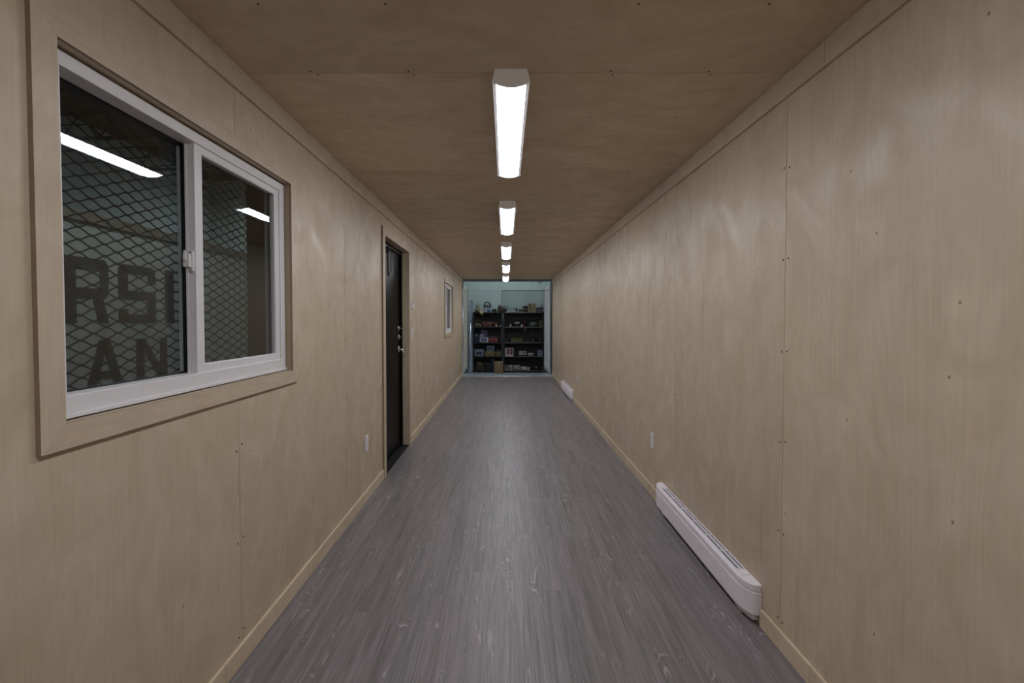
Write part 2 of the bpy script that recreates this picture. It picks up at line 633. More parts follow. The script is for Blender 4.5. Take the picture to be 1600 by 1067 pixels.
ce = MB().box(XL - WT, XR + WT, Y0 - 0.1, Y1, ZC + T + 0.002, ZC + 0.14).build('ceiling', M['stud'])
tag(ce, 'low birch plywood ceiling carrying the row of light fixtures', 'ceiling', kind='structure')
for i in range(len(SEAM_C) - 1):
    a, b_ = SEAM_C[i] + GAP, SEAM_C[i + 1] - GAP
    MB().box(0, XR - XL, 0, b_ - a, 0, T).build('plywood_panel', M['ply_ceil'], ce, loc=(XL, a, ZC))
pts = []
for k in range(-2, 23):
    y = 1.883 + k * 0.4064
    if y > Y1 - 0.1:
        break
    for xx in (-0.78, -0.375, 0.025, 0.43, 0.835):
        for d in ((-0.014, 0.014) if k % 3 == 0 else (0.0,)):
            if abs(xx) < 0.1 and k % 3:
                continue
            pts.append((xx + d * 0.5 + random.uniform(-.012, .012), y + d, ZC))
screw_heads(ce, pts, 2, -1)

# ceiling trim, baseboards
TRH = 0.094
for n, (xa, xb) in enumerate(((XL, XL + 0.013), (XR - 0.013, XR))):
    tr_ = thing('trim_%d' % (n + 1), ['flat plywood trim strip along the ceiling above the windows',
                                     'flat plywood trim strip along the ceiling opposite the windows'][n], 'trim', (xa, Y0, ZC), kind='structure')
    cuts = [Y0, 1.55, 3.99, 6.43, 8.87, Y1] if n == 0 else [Y0, 1.66, 4.10, 6.54, 8.98, Y1]
    for a, b_ in zip(cuts, cuts[1:]):
        MB().box(xa, xb, a + 0.0006, b_ - 0.0006, ZC - TRH, ZC - 0.0005).build('trim_board', M['ply_y'], tr_, 0.0015, 1, world=True)
BBH = 0.083
CASW = 0.065


def baseboard(name, xa, xb, a, b_, label):
    r = thing(name, label, 'baseboard', (xa, a, 0), kind='structure')
    cuts = [a]
    while cuts[-1] + 2.44 < b_ - 0.3:
        cuts.append(cuts[-1] + 2.44)
    cuts.append(b_)
    for p, q in zip(cuts, cuts[1:]):
        MB().box(xa, xb, p + 0.0006, q - 0.0006, 0.0012, BBH).build('board', M['pine'], r, 0.002, 2, world=True)
    return r


baseboard('baseboard_left', XL, XL + 0.012, Y0, DOOR_Y[0] - CASW, 'light pine baseboard below the near window')
baseboard('baseboard_left_far', XL, XL + 0.012, DOOR_Y[1] + CASW, Y1, 'light pine baseboard beyond the black door')
HEAT1 = (2.03, 3.345)
HEAT2 = (7.72, 9.03)
baseboard('baseboard_right', XR - 0.012, XR, Y0, HEAT1[0] - 0.004, 'short light pine baseboard in front of the near heater')
baseboard('baseboard_right_middle', XR - 0.012, XR, HEAT1[1] + 0.004, HEAT2[0] - 0.004, 'light pine baseboard between the two heaters')
baseboard('baseboard_right_far', XR - 0.012, XR, HEAT2[1] + 0.004, Y1, 'light pine baseboard past the far heater')


# ------------------------------------------------------------------ windows
def ring_x(mb, y0, y1, z0, z1, wl_, wr_, wb_, wt_, xa, xb):
    """rectangular ring frame in the y-z plane"""
    return sheet(mb, y0, y1, z0, z1, xa, xb, 0, [(y0 + wl_, y1 - wr_, z0 + wb_, z1 - wt_)])


def edged(o):
    """raw plywood edge on every face that is not the show face"""
    o.data.materials.append(M['ply_edge'])
    for p in o.data.polygons:
        if abs(p.normal.x) < 0.5:
            p.material_index = 1
    return o


def build_window(name, label):
    y0, y1 = WIN_Y
    z0, z1 = WIN_Z
    W = thing(name, label, 'window', (XL, (y0 + y1) / 2, z0), kind='structure')
    xa, xb = XL + 0.0006, XL + 0.0126
    c = CASW - 0.004
    yo0, yo1, zo0, zo1 = y0 - c, y1 + c, z0 - c, z1 + c
    for poly, m in (([(yo0, zo0), (yo1, zo0), (y1, z0), (y0, z0)], 'ply_y'),
                    ([(y0, z1), (y1, z1), (yo1, zo1), (yo0, zo1)], 'ply_y'),
                    ([(yo0, zo0), (y0, z0), (y0, z1), (yo0, zo1)], 'ply_z'),
                    ([(y1, z0), (yo1, zo0), (yo1, zo1), (y1, z1)], 'ply_z')):
        # a hair of clearance at each mitre
        cy = sum(p[0] for p in poly) / 4
        cz = sum(p[1] for p in poly) / 4
        pl = [(p[0] + (0.0002 if p[0] < cy else -0.0002), p[1] + (0.0002 if p[1] < cz else -0.0002)) for p in poly]
        edged(MB().prism(pl, xa, xb, 0).build('casing_board', M[m], W, world=True))
    fx = XL - 0.022                      # face of the vinyl frame
    t = JT - 0.0004
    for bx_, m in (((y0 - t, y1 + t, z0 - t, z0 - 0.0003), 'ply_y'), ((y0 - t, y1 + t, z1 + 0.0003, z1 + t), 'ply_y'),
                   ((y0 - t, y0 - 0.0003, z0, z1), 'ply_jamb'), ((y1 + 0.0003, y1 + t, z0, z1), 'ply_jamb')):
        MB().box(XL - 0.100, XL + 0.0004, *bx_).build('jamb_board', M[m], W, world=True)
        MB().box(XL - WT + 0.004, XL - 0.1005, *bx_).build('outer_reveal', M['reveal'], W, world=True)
    Y_0, Y_1, Z_0, Z_1 = y0 + 0.002, y1 - 0.003, z0 + 0.005, z1 - 0.006
    # vinyl frame: face ring and a deeper step that carries the fixed pane
    fr = ring_x(MB(), Y_0, Y_1, Z_0, Z_1, 0.038, 0.044, 0.056, 0.038, fx - 0.075, fx)
    fr = fr.build('frame', M['vinyl'], W, 0.002, 2, world=True)
    # inner track line along the sill and drip lip
    MB().box(fx - 0.004, fx + 0.006, Y_0 + 0.002, Y_1 - 0.002, Z_0 - 0.001, Z_0 + 0.010).build('sill_lip', M['vinyl'], W, 0.001, 1, world=True)
    ymid = 1.620
    gy0, gy1, gz0, gz1 = Y_0 + 0.038, Y_1 - 0.044, Z_0 + 0.056, Z_1 - 0.038
    # fixed light (outer track)
    fxp = fx - 0.060
    pf = ring_x(MB(), gy0 - 0.002, ymid + 0.045, gz0 - 0.002, gz1 + 0.002, 0.006, 0.030, 0.006, 0.010, fxp - 0.006, fxp + 0.006).build('gasket', M['gasket'], W, world=True)
    for dx in (0.004, -0.009):
        MB().box(fxp + dx - 0.0015, fxp + dx + 0.0015, gy0 - 0.001, ymid + 0.020, gz0, gz1).build('fixed_pane', M['glass'], W, world=True)
    # spacer bar seen at the end of the fixed pane
    MB().box(fxp - 0.006, fxp + 0.001, ymid - 0.004, ymid + 0.004, gz0 + 0.008, gz1 - 0.010).build('spacer_bar', M['vinyl_grey'], W, world=True)
    # sliding sash (inner track)
    sx1, sx0 = fx - 0.006, fx - 0.040
    sy0, sy1, sz0, sz1 = ymid, gy1 + 0.010, gz0 - 0.002, gz1 + 0.004
    S = ring_x(MB(), sy0, sy1, sz0, sz1, 0.040, 0.044, 0.030, 0.030, sx0, sx1).build('sliding_sash', M['vinyl'], W, 0.002, 2, world=True)
    ring_x(MB(), sy0 + 0.036, sy1 - 0.040, sz0 + 0.026, sz1 - 0.026, 0.008, 0.008, 0.007, 0.007, sx1 - 0.010, sx1 - 0.002).build('glazing_bead', M['vinyl'], S, 0.001, 1, world=True)
    for dx in (-0.016, -0.026):
        MB().box(sx1 + dx - 0.0015, sx1 + dx + 0.0015, sy0 + 0.038, sy1 - 0.042, sz0 + 0.028, sz1 - 0.028).build('glass_pane', M['glass'], S, world=True)
    MB().box(sx0 + 0.002, sx0 + 0.010, sy1 - 0.052, sy1 - 0.044, sz0 + 0.03, sz1 - 0.03).build('gasket', M['gasket'], S, world=True)
    MB().box(sx0 + 0.004, sx0 + 0.012, sy0 - 0.009, sy0 - 0.001, sz0 + 0.002, sz1 - 0.002).build('interlock_strip', M['vinyl'], S, 0.001, 1, world=True)
    # latch on the meeting stile
    zl = (z0 + z1) / 2 - 0.002
    L = MB().box(sx0 + 0.004, sx1 - 0.004, sy0 - 0.010, sy0 + 0.0005, zl - 0.036, zl + 0.036).build('latch', M['plate'], W, 0.002, 2, world=True)
    MB().box(sx0 + 0.002, sx1 - 0.008, sy0 - 0.022, sy0 - 0.0098, zl - 0.022, zl + 0.024).build('latch_body', M['plate'], L, 0.003, 2, world=True)
    MB().prism([(sy0 - 0.030, zl + 0.004), (sy0 - 0.0215, zl - 0.004), (sy0 - 0.0215, zl + 0.034), (sy0 - 0.026, zl + 0.036)], sx0 + 0.008, sx0 + 0.017, 0).build('latch_lever', M['plate'], L, 0.001, 1, world=True)
    for dz in (-0.030, 0.031):
        MB().lathe([(0.003, -0.0122), (0.003, -0.0095)], 8, (sx1 - 0.012, sy0, zl + dz), 1).build('latch_screw', M['slot'], L, world=True)
    # expanded steel security screen on the outside
    mx = XL - 0.215
    LW, SWD, st = 0.090, 0.0380, 0.0048
    mb = MB()
    nrow = int((z1 - z0 + 0.06) / (SWD / 2)) + 2
    ya, yb = y0 - 0.03, y1 + 0.03
    for r in range(0, nrow, 1):
        zc = z0 - 0.03 + r * SWD / 2
        if r % 2:
            continue
        for ph in (0, 1):
            pts_ = []
            k = 0
            y = ya
            while y < yb:
                up = (k + ph) % 2 == 0
                z = zc + (SWD / 2 if ph else 0) + (SWD / 4 - 0.0016 if up else -SWD / 4 + 0.0016)
                pts_.append((y - LW * 0.085, z))
                pts_.append((y + LW * 0.085, z))
                y += LW / 2
                k += 1
            vs, fs = [], []
            for (yy, zz) in pts_:
                for (ddx, ddz) in ((0.0013, -st / 2), (0.0013, st / 2), (-0.0013, st / 2), (-0.0013, -st / 2)):
                    vs.append((mx + ddx, yy, zz + ddz))
            for i in range(len(pts_) - 1):
                for q in range(4):
                    fs.append((i * 4 + q, (i + 1) * 4 + q, (i + 1) * 4 + (q + 1) % 4, i * 4 + (q + 1) % 4))
            mb.add(vs, fs)
    fix_normals(mb.build('security_screen', M['mesh'], W, world=True))
    return W


win1 = build_window('window_1', 'large white sliding window with a diamond mesh screen, nearest the viewer')
win2 = copy_tree(win1)
win2.name = 'window_2'
win2.location.y += WIN2_DY
win2['label'] = 'small-looking white sliding window far beyond the black door'

# ------------------------------------------------------------------ black door
D = thing('door_1', 'black steel door set in a plywood-cased opening with chrome locks', 'door', (XL, (DOOR_Y[0] + DOOR_Y[1]) / 2, 0), kind='structure')
ya, yb, zt = DOOR_Y[0], DOOR_Y[1], DOOR_ZT
xa, xb = XL + 0.0006, XL + 0.0146
c = CASW
for poly, m in (([(ya - c, 0.001), (ya, 0.001), (ya, zt), (ya - c, zt + c)], 'ply_z'),
                ([(yb, 0.001), (yb + c, 0.001), (yb + c, zt + c), (yb, zt)], 'ply_z'),
                ([(ya, zt + 0.0005), (yb, zt + 0.0005), (yb + c, zt + c), (ya - c, zt + c)], 'ply_y')):
    edged(MB().prism(poly, xa, xb, 0).build('casing_board', M[m], D, world=True))
JD = 0.062
t = 0.012
MB().box(XL - JD, XL + 0.014, ya + 0.0004, ya + t, 0.001, zt - t).build('jamb_board', M['ply_z'], D, world=True)
MB().box(XL - JD, XL + 0.014, yb - t, yb - 0.0004, 0.001, zt - t).build('jamb_board', M['ply_z'], D, world=True)
MB().box(XL - JD, XL + 0.014, ya + 0.0004, yb - 0.0004, zt - t, zt - 0.0004).build('jamb_board', M['ply_y'], D, world=True)
sheet(MB(), ya + 0.0004, yb - 0.0004, 0.001, zt - 0.0004, XL - WT + 0.01, XL - JD - 0.0005, 0, [(ya + 0.055, yb - 0.055, -0.1, zt - 0.055)]).build('steel_frame', M['door'], D, 0.002, 1, world=True)
lf = MB().box(XL - JD - 0.062, XL - JD - 0.018, ya + 0.057, yb - 0.057, 0.02, zt - 0.057).build('leaf', M['door'], D, 0.002, 1, world=True)
MB().box(XL - WT + 0.01, XL - 0.001, ya + 0.013, yb - 0.013, -0.004, 0.012).build('threshold', M['rubber'], D, 0.002, 1, world=True)
dfx = XL - JD - 0.018


def knob(z, y, r, name):
    k = MB().lathe([(r, 0.0), (r, 0.006), (r * 0.8, 0.012)], 18, (dfx + 0.0002, y, z), 0).build(name, M['chrome'], D, smooth=False, world=True)
    return k


yl = yb - 0.135
for z in (1.300, 1.205):
    k = knob(z, yl, 0.030, 'deadbolt')
    MB().box(dfx + 0.012, dfx + 0.030, yl - 0.016, yl + 0.016, z - 0.005, z + 0.005).build('thumb_turn', M['chrome'], k, 0.002, 2, world=True)
k = knob(1.075, yl, 0.034, 'lever_rose')
MB().tube([(dfx + 0.010, yl, 1.075), (dfx + 0.045, yl, 1.075), (dfx + 0.055, yl - 0.012, 1.075), (dfx + 0.055, yl - 0.115, 1.072)], 0.0095, 10).build('lever', M['chrome'], k, smooth=True, world=True)
kr = thing('key_ring', 'small bunch of keys hanging below the door lever', 'keys', (dfx + 0.055, yl - 0.02, 1.064))
MB().tube([(0, 0.016 * math.cos(a), -0.004 + 0.016 * math.sin(a) - 0.0) for a in [2 * PI * i / 16 for i in range(16)]], 0.0012, 6, True).build('ring', M['chrome'], kr)
for dy, ln, tl in ((-0.008, 0.055, -0.15), (0.002, 0.060, 0.05), (0.010, 0.050, 0.2)):
    mt = Matrix.Translation((dy * 0.2, dy, -0.02)) @ Matrix.Rotation(tl, 4, 'X')
    mb = MB().box(-0.001, 0.001, -0.010, 0.010, -0.022, 0.0, mt).box(-0.001, 0.001, -0.004, 0.004, -ln, -0.022, mt)
    mb.build('key', M['chrome'], kr)

# dark cloth looped over a hook on the door frame
hk = thing('coat_hook', 'small bright metal hook near the top of the black door', 'hook', (XL - JD, 4.235, 2.085))
MB().box(0.0, 0.003, -0.010, 0.010, -0.03, 0.03).build('plate', M['chrome'], hk, 0.001, 1)
MB().tube([(0.002, 0, 0.012), (0.018, 0, 0.014), (0.028, 0, 0.0), (0.024, 0, -0.016), (0.014, 0, -0.018)], 0.0035, 8).build('prong', M['chrome'], hk, smooth=True)
cl_m = colmat('dark_plum_cloth', (0.030, 0.024, 0.030), 0.85)
st_ = thing('cloth_strap', 'dark folded cloth strap with pale edges hanging at the top of the black door', 'strap', (XL - JD + 0.016, 4.235, 2.075))


pe = colmat('pale_grey_piping', (0.50, 0.46, 0.47), 0.6)
for sg, pl in ((-1, [(0.0, 0.0), (-0.03, -0.02), (-0.085, -0.07), (-0.120, -0.16), (-0.115, -0.25), (-0.06, -0.285), (-0.022, -0.27), (-0.030, -0.17), (-0.020, -0.07)]),
               (1, [(0.0, 0.0), (0.012, -0.06), (0.006, -0.14), (0.010, -0.22), (0.040, -0.275), (0.085, -0.262), (0.100, -0.20), (0.088, -0.11), (0.05, -0.04)])):
    fo = fix_normals(MB().prism(pl if sg > 0 else list(reversed(pl)), 0.002 + 0.004 * sg, 0.026 + 0.006 * sg, 0).build('cloth_fold', cl_m, st_, 0.006, 2))
    MB().tube([(0.027 + 0.006 * sg, p[0], p[1]) for p in pl[(1 if sg > 0 else 5):(6 if sg > 0 else 9)]], 0.0042, 6).build('piping', pe, fo, smooth=True)

# ------------------------------------------------------------------ light fixtures
def build_fixture():
    F = thing('ceiling_light', 'x', 'light fixture', (0.022, 1.85, ZC), group='long white ceiling lights')
    ln = 1.185
    # tapered tray
    prof = [(-0.064, 0.0), (-0.074, -0.050), (-0.074, -0.056), (-0.060, -0.056), (-0.060, -0.050), (0.060, -0.050), (0.060, -0.056), (0.074, -0.056), (0.074, -0.050), (0.064, 0.0)]
    h = fix_normals(MB().prism(prof, 0.012, ln - 0.012, 1).build('housing', M['fixture'], F))
    arc = [(-0.0598 + 0.1196 * i / 14, -0.0555 - 0.0125 * math.sin(PI * i / 14)) for i in range(15)]
    lens = arc + [(0.0598, -0.0503), (-0.0598, -0.0503)]
    fix_normals(MB().prism(lens, 0.0122, ln - 0.0122, 1).build('diffuser', M['led'], F))
    cap = [(-0.064, -0.0003), (-0.077, -0.050), (-0.077, -0.057)] + [(-0.062 + 0.124 * i / 14, -0.0575 - 0.0135 * math.sin(PI * i / 14)) for i in range(15)] + [(0.077, -0.057), (0.077, -0.050), (0.064, -0.0003)]
    for a in (0.0, ln - 0.0118):
        fix_normals(MB().prism(cap, a, a + 0.0118, 1).build('end_cap', M['cap'], F, 0.0008, 1))
    return F


f0 = build_fixture()
LBL = {-1: 'long white ceiling light directly over the viewer, outside the picture',
       0: 'largest and nearest glowing ceiling light, with its grey end cap showing',
       1: 'second nearest glowing ceiling light in the row',
       2: 'middle one of the five glowing ceiling lights',
       3: 'second farthest glowing ceiling light in the row',
       4: 'farthest and smallest glowing ceiling light, at the open end'}
for k in (0, -1, 1, 2, 3, 4):
    f = f0 if k == 0 else copy_tree(f0)
    f.location.y = 1.85 + k * 2.025
    f.location.x = 0.022 - 0.006 * max(0, k) * (1 if k < 3 else 0.8)
    f['label'] = LBL[k]


# ------------------------------------------------------------------ baseboard heaters
def heater_outline(ln, dep, inset, n=8):
    """plan outline from the wall, rounded at both free corners; x goes towards the room (negative)"""
    pts_ = [(0.0, inset)]
    d = dep - inset
    rl = 0.115                       # how far the curved end reaches along the wall
    for i in range(n + 1):
        a = (PI / 2) * i / n
        pts_.append((-0.016 - (d - 0.016) * math.sin(a), inset + rl * (1 - math.cos(a)) ))
    for i in range(n, -1, -1):
        a = (PI / 2) * i / n
        pts_.append((-0.016 - (d - 0.016) * math.sin(a), ln - inset - rl * (1 - math.cos(a))))
    pts_.append((0.0, ln - inset))
    return pts_


def loft(levels):
    mb = MB()
    n = len(levels[0][1])
    vs, fs = [], []
    for z, o in levels:
        vs += [(p[0], p[1], z) for p in o]
    for i in range(len(levels) - 1):
        for k in range(n):
            k2 = (k + 1) % n
            fs.append((i * n + k, i * n + k2, (i + 1) * n + k2, (i + 1) * n + k))
    fs.append(tuple(range(n)))
    fs.append(tuple(range((len(levels) - 1) * n, len(levels) * n)))
    return mb.add(vs, fs)


def build_heater(y0, y1, label):
    ln = y1 - y0
    dep = 0.068
    H = thing('baseboard_heater', label, 'heater', (XR - 0.0008, y0, 0.0), group='white baseboard heaters')
    o = lambda i: heater_outline(ln, dep, i)
    fix_normals(loft([(0.012, o(0.026)), (0.036, o(0.024)), (0.042, o(0.014)), (0.0462, o(0.012))]).build('base', M['enamel'], H))
    fix_normals(loft([(0.0465, o(0.004)), (0.050, o(0.0)), (0.149, o(0.0)), (0.151, o(0.006)), (0.157, o(0.006)), (0.159, o(0.0005)), (0.184, o(0.0005)), (0.188, o(0.004))]).build('cover', M['enamel'], H))
    # recessed outlet grille along the top
    g0, g1 = 0.135, ln - 0.135
    gr = MB().box(-0.046, -0.010, g0, g1, 0.1882, 0.1888).build('grille', M['slot'], H)
    for xx, hw in ((-0.0485, 0.003), (-0.0305, 0.0026), (-0.0225, 0.0016), (-0.008, 0.003)):
        MB().box(xx - hw, xx + hw, g0 - 0.003, g1 + 0.003, 0.1884, 0.1935).build('grille_bar', M['enamel'], gr, 0.0008, 1)
    k = 0
    y = g0
    while y < g1 + 0.001:
        MB().box(-0.046, -0.010, y - 0.003, y + 0.003, 0.1884, 0.1925).build('grille_rib', M['enamel'], gr)
        y += (g1 - g0) / 6
    MB().box(-0.052, -0.004, g0 - 0.05, g0 - 0.004, 0.1882, 0.1915).build('end_pad', M['enamel'], H, 0.0015, 1)
    MB().box(-0.052, -0.004, g1 + 0.004, g1 + 0.05, 0.1882, 0.1915).build('end_pad', M['enamel'], H, 0.0015, 1)
    MB().box(-0.040, -0.002, 0.10, 0.16, 0.0005, 0.012).build('foot', M['enamel'], H)
    MB().box(-0.040, -0.002, ln - 0.16, ln - 0.10, 0.0005, 0.012).build('foot', M['enamel'], H)
    return H


build_heater(*HEAT1, 'long white baseboard heater standing nearest the viewer')
build_heater(*HEAT2, 'distant white baseboard heater near the open end')


# ------------------------------------------------------------------ outlets, switches
def wall_plate(name, label, cat, side, y, z, style='outlet', group=None, w_=0.072, h_=0.118):
    xw = XL + 0.0006 if side < 0 else XR - 0.0006
    s = 1 if side < 0 else -1
    P = thing(name, label, cat, (xw, y, z - h_ / 2), group=group)

    def bx(a, b_, y0, y1, z0, z1, nm, m, par, bev=0.001):
        a, b_ = sorted((a * s, b_ * s))
        return MB().box(a, b_, y0, y1, z0, z1).build(nm, m, par, bev, 1)
    bx(0, 0.006, -w_ / 2, w_ / 2, 0, h_, 'cover_plate', M['plate'], P, 0.002)
    if style == 'outlet':
        so = bx(0.0061, 0.0078, -0.0165, 0.0165, h_ / 2 - 0.0335, h_ / 2 + 0.0335, 'socket', M['plate'], P, 0.0008)
        for zc in (h_ / 2 - 0.017, h_ / 2 + 0.017):
            for yy in (-0.006, 0.006):
                bx(0.0079, 0.0082, yy - 0.001, yy + 0.001, zc - 0.003, zc + 0.005, 'slot', M['slot'], so, 0)
    elif style == 'switch':
        bx(0.0061, 0.0100, -0.016, 0.016, h_ / 2 - 0.033, h_ / 2 + 0.033, 'rocker', M['plate'], P, 0.0015)
    else:
        b = bx(0.0061, 0.026, -w_ / 2 + 0.004, w_ / 2 - 0.004, 0.006, h_ - 0.006, 'body', M['plate'], P, 0.004)
        bx(0.0261, 0.0266, -0.020, 0.020, h_ * 0.55, h_ * 0.82, 'display', M['slot'], P, 0)
    return P


G = 'white wall outlets'
wall_plate('wall_outlet', 'white outlet between the near window and the black door', 'outlet', -1, 3.475, 0.440, group=G, h_=0.122)
wall_plate('wall_outlet', 'white outlet past the near heater on the unbroken wall', 'outlet', 1, 3.565, 0.437, group=G)
wall_plate('wall_outlet', 'small distant outlet below and before the far window', 'outlet', -1, 7.07, 0.465, group=G)
wall_plate('wall_outlet', 'tiny outlet past the far window beside the open end', 'outlet', -1, 10.55, 0.440, group=G)
wall_plate('wall_outlet', 'small distant outlet above the far heater', 'outlet', 1, 7.28, 0.435, group=G)
wall_plate('thermostat', 'white thermostat just past the black door at head height', 'thermostat', -1, 5.18, 1.565, 'stat', w_=0.075, h_=0.12)
wall_plate('light_switch', 'white light switch below the thermostat beside the black door', 'switch', -1, 5.20, 1.24, 'switch')

# ------------------------------------------------------------------ open container end
YE = 11.72
ef = thing('container_door_frame', 'steel posts, header and sill framing the open end of the container', 'door frame', (0, Y1, 0), kind='structure')
MB().box(XL - WT, XL - 0.030, Y1 + 0.001, YE, -0.15, 2.60).build('post', M['post'], ef, 0.004, 1, world=True)
MB().box(XR - 0.010, XR + WT, Y1 + 0.001, YE, -0.15, 2.60).build('post', M['post'], ef, 0.004, 1, world=True)
MB().box(XL - WT, XR + WT, Y1 + 0.001, YE, 2.372, 2.60).build('header', M['slot'], ef, 0.004, 1, world=True)
MB().tube([(XL - 0.026, YE - 0.05, 0.01), (XL - 0.026, YE - 0.05, 2.36)], 0.018, 12).build('gasket_tube', M['galv'], ef, smooth=True, world=True)
MB().box(XL - WT, XR + WT, Y1 - 0.11, YE, -0.15, -0.006).build('sill', M['galv'], ef, world=True)
MB().box(XL + 0.012, XR - 0.012, Y1 - 0.10, YE, -0.0055, 0.006).build('threshold_plate', M['galv'], ef, 0.002, 1, world=True)


def leaf(name, label, xface, s, mat, yaw):
    """container door leaf swung fully outward; s is the direction of its outside"""
    Lf = thing(name, label, 'door', (xface, YE + 0.03, 0.0), yaw, kind='structure')
    wd, zt_ = 1.19, 2.30

    def bx(a, b_, y0, y1, z0, z1, nm, m, bev=0.002):
        a, b_ = sorted((a * s, b_ * s))
        return MB().box(a, b_, y0, y1, z0, z1).build(nm, m, Lf, bev, 1)
    bx(0, 0.055, 0.0, 0.075, 0.02, zt_, 'stile', mat)
    bx(0, 0.055, wd - 0.075, wd, 0.02, zt_, 'stile', mat)
    bx(0, 0.055, 0.0755, wd - 0.0755, 0.02, 0.12, 'rail', mat)
    bx(0, 0.055, 0.0755, wd - 0.0755, zt_ - 0.10, zt_, 'rail', mat)
    # panel pressed into shallow vertical ribs
    poly = []
    n = 5
    pitch = (wd - 0.151) / n
    for i in range(n):
        b0 = 0.0755 + i * pitch
        for u, d in ((0.0, 0.006), (0.35, 0.006), (0.45, 0.026), (0.90, 0.026)):
            poly.append((d * s, b0 + u * pitch))
    poly.append((0.006 * s, wd - 0.0755))
    poly += [(0.034 * s, wd - 0.0755), (0.034 * s, 0.0755)]
    fix_normals(MB().prism(poly, 0.1205, zt_ - 0.1005, 2).build('panel', mat, Lf))
    bx(-0.006, 0.060, wd + 0.0005, wd + 0.022, 0.03, zt_ - 0.01, 'gasket', M['rubber'])
    for z in (0.35, 0.95, 1.55, 2.10):
        bx(0.010, 0.045, -0.028, -0.0005, z - 0.06, z + 0.06, 'hinge', M['post'])
    return Lf


leaf('door_2', 'pale cream container door swung open beside the leaning steel channel', -1.082, -1, M['door_in_cream'], 0.0)
leaf('door_3', 'pale grey container door swung open beside the right-hand shelving', 1.135, 1, M['door_in'], R_(1.8))

ek = thing('ceiling_hook', 'tiny dark double hook hanging from the header at the open end', 'hook', (0.865, YE - 0.20, 2.372))
MB().box(-0.045, 0.045, -0.02, 0.02, -0.006, -0.0005).build('plate', M['post'], ek, 0.001, 1)
for s_ in (-1, 1):
    MB().tube([(s_ * 0.030, 0, -0.004), (s_ * 0.036, 0, -0.020), (s_ * 0.026, 0, -0.036), (s_ * 0.004, 0, -0.046)], 0.0075, 8).build('prong', M['post'], ek, smooth=True)
MB().lathe([(0.004, -0.062), (0.013, -0.052), (0.013, -0.040), (0.006, -0.034)], 12).build('stem', M['slot'], ek, smooth=True)

# ------------------------------------------------------------------ warehouse around the container
wf = MB().box(-9.0, 6.0, Y0 - 3.0, 14.4, FZ - 0.2, FZ).build('floor_warehouse', M['conc'])
tag(wf, 'dull blue-grey concrete floor outside the open container end', 'floor', kind='structure')
YW = 13.93
wfar = thing('wall_far', 'pale teal painted warehouse wall behind the shelving', 'wall', (0, YW, FZ), kind='structure')
for z0_, z1_ in ((FZ, 1.05), (1.054, 2.27), (2.274, 3.49), (3.494, 5.6)):
    for x0_ in (-9.0, -6.56, -4.12, -1.68, 0.76, 3.20):
        MB().box(x0_ + 0.001, x0_ + 2.439, YW, YW + 0.02, z0_, z1_).build('wall_sheet', M['wall_teal'], wfar, world=True)
MB().box(-9.0, 6.0, YW + 0.021, YW + 0.15, FZ, 5.6).build('backing', M['ware_dark'], wfar, world=True)
tag(MB().box(-9.1, -9.0, Y0 - 3.0, 14.4, FZ, 5.6).build('wall_side', M['wall_grey']), 'pale warehouse side wall seen dimly through the near window', 'wall', kind='structure')
tag(MB().box(6.0, 6.1, Y0 - 3.0, 14.4, FZ, 5.6).build('wall_side_far', M['wall_teal']), 'warehouse side wall hidden behind the plywood wall', 'wall', kind='structure')
tag(MB().box(-9.1, 6.1, Y0 - 3.1, Y0 - 3.0, FZ, 5.6).build('wall_warehouse_back', M['wall_teal']), 'warehouse wall behind the container', 'wall', kind='structure')
wc = MB().box(-9.1, 6.1, Y0 - 3.1, 14.4, 5.6, 5.8).build('ceiling_warehouse', M['ware_dark'])
tag(wc, 'dark warehouse roof deck seen through the top of the near window', 'ceiling', kind='structure')
for k in range(8):
    y = -2.1 + k * 1.9
    jo = thing('roof_joist', 'dark open-web steel roof joist under the warehouse roof', 'joist', (-9.0, y, 5.0), group='warehouse roof joists', kind='structure')
    MB().box(-8.98, 5.98, y - 0.03, y + 0.03, 5.52, 5.598).build('top_chord', M['rack'], jo, world=True)
    MB().box(-8.98, 5.98, y - 0.03, y + 0.03, 5.03, 5.09).build('bottom_chord', M['rack'], jo, world=True)
    j = MB()
    for q in range(20):
        xa_ = -8.98 + q * 0.748
        j.tube([(xa_, y, 5.06), (xa_ + 0.374, y, 5.55)], 0.018, 4)
        j.tube([(xa_ + 0.374, y, 5.55), (xa_ + 0.748, y, 5.06)], 0.018, 4)
    j.build('web_bars', M['rack'], jo, world=True)


def fill_lamp(label, loc, m, sx, sy):  # lamps added out of view to light the warehouse
    B = thing('added_fill_lamp', label, 'lamp', loc, group='added unseen lamps')
    MB().box(-sx / 2, sx / 2, -sy / 2, sy / 2, 0.012, 0.09).build('housing', M['fixture'], B, 0.004, 1)
    MB().box(-sx / 2 + 0.02, sx / 2 - 0.02, -sy / 2 + 0.02, sy / 2 - 0.02, 0.0, 0.0118).build('diffuser', m, B)
    for a in (-1, 1):
        MB().tube([(a * sx * 0.4, 0, 0.09), (a * sx * 0.4, 0, 0.69)], 0.006, 6).build('rod', M['galv'], B)
    return B


fill_lamp('added unseen lamp above the open container end', (0.15, 12.42, 4.90), M['bay_fill'], 1.2, 0.5)
fill_lamp('added unseen lamp above the aisle beside the near window', (-2.7, 4.55, 4.90), M['side'], 0.5, 1.2)
fill_lamp('added unseen lamp behind the lettered container', (-6.1, 12.2, 4.90), M['back_fill'], 0.5, 1.2)

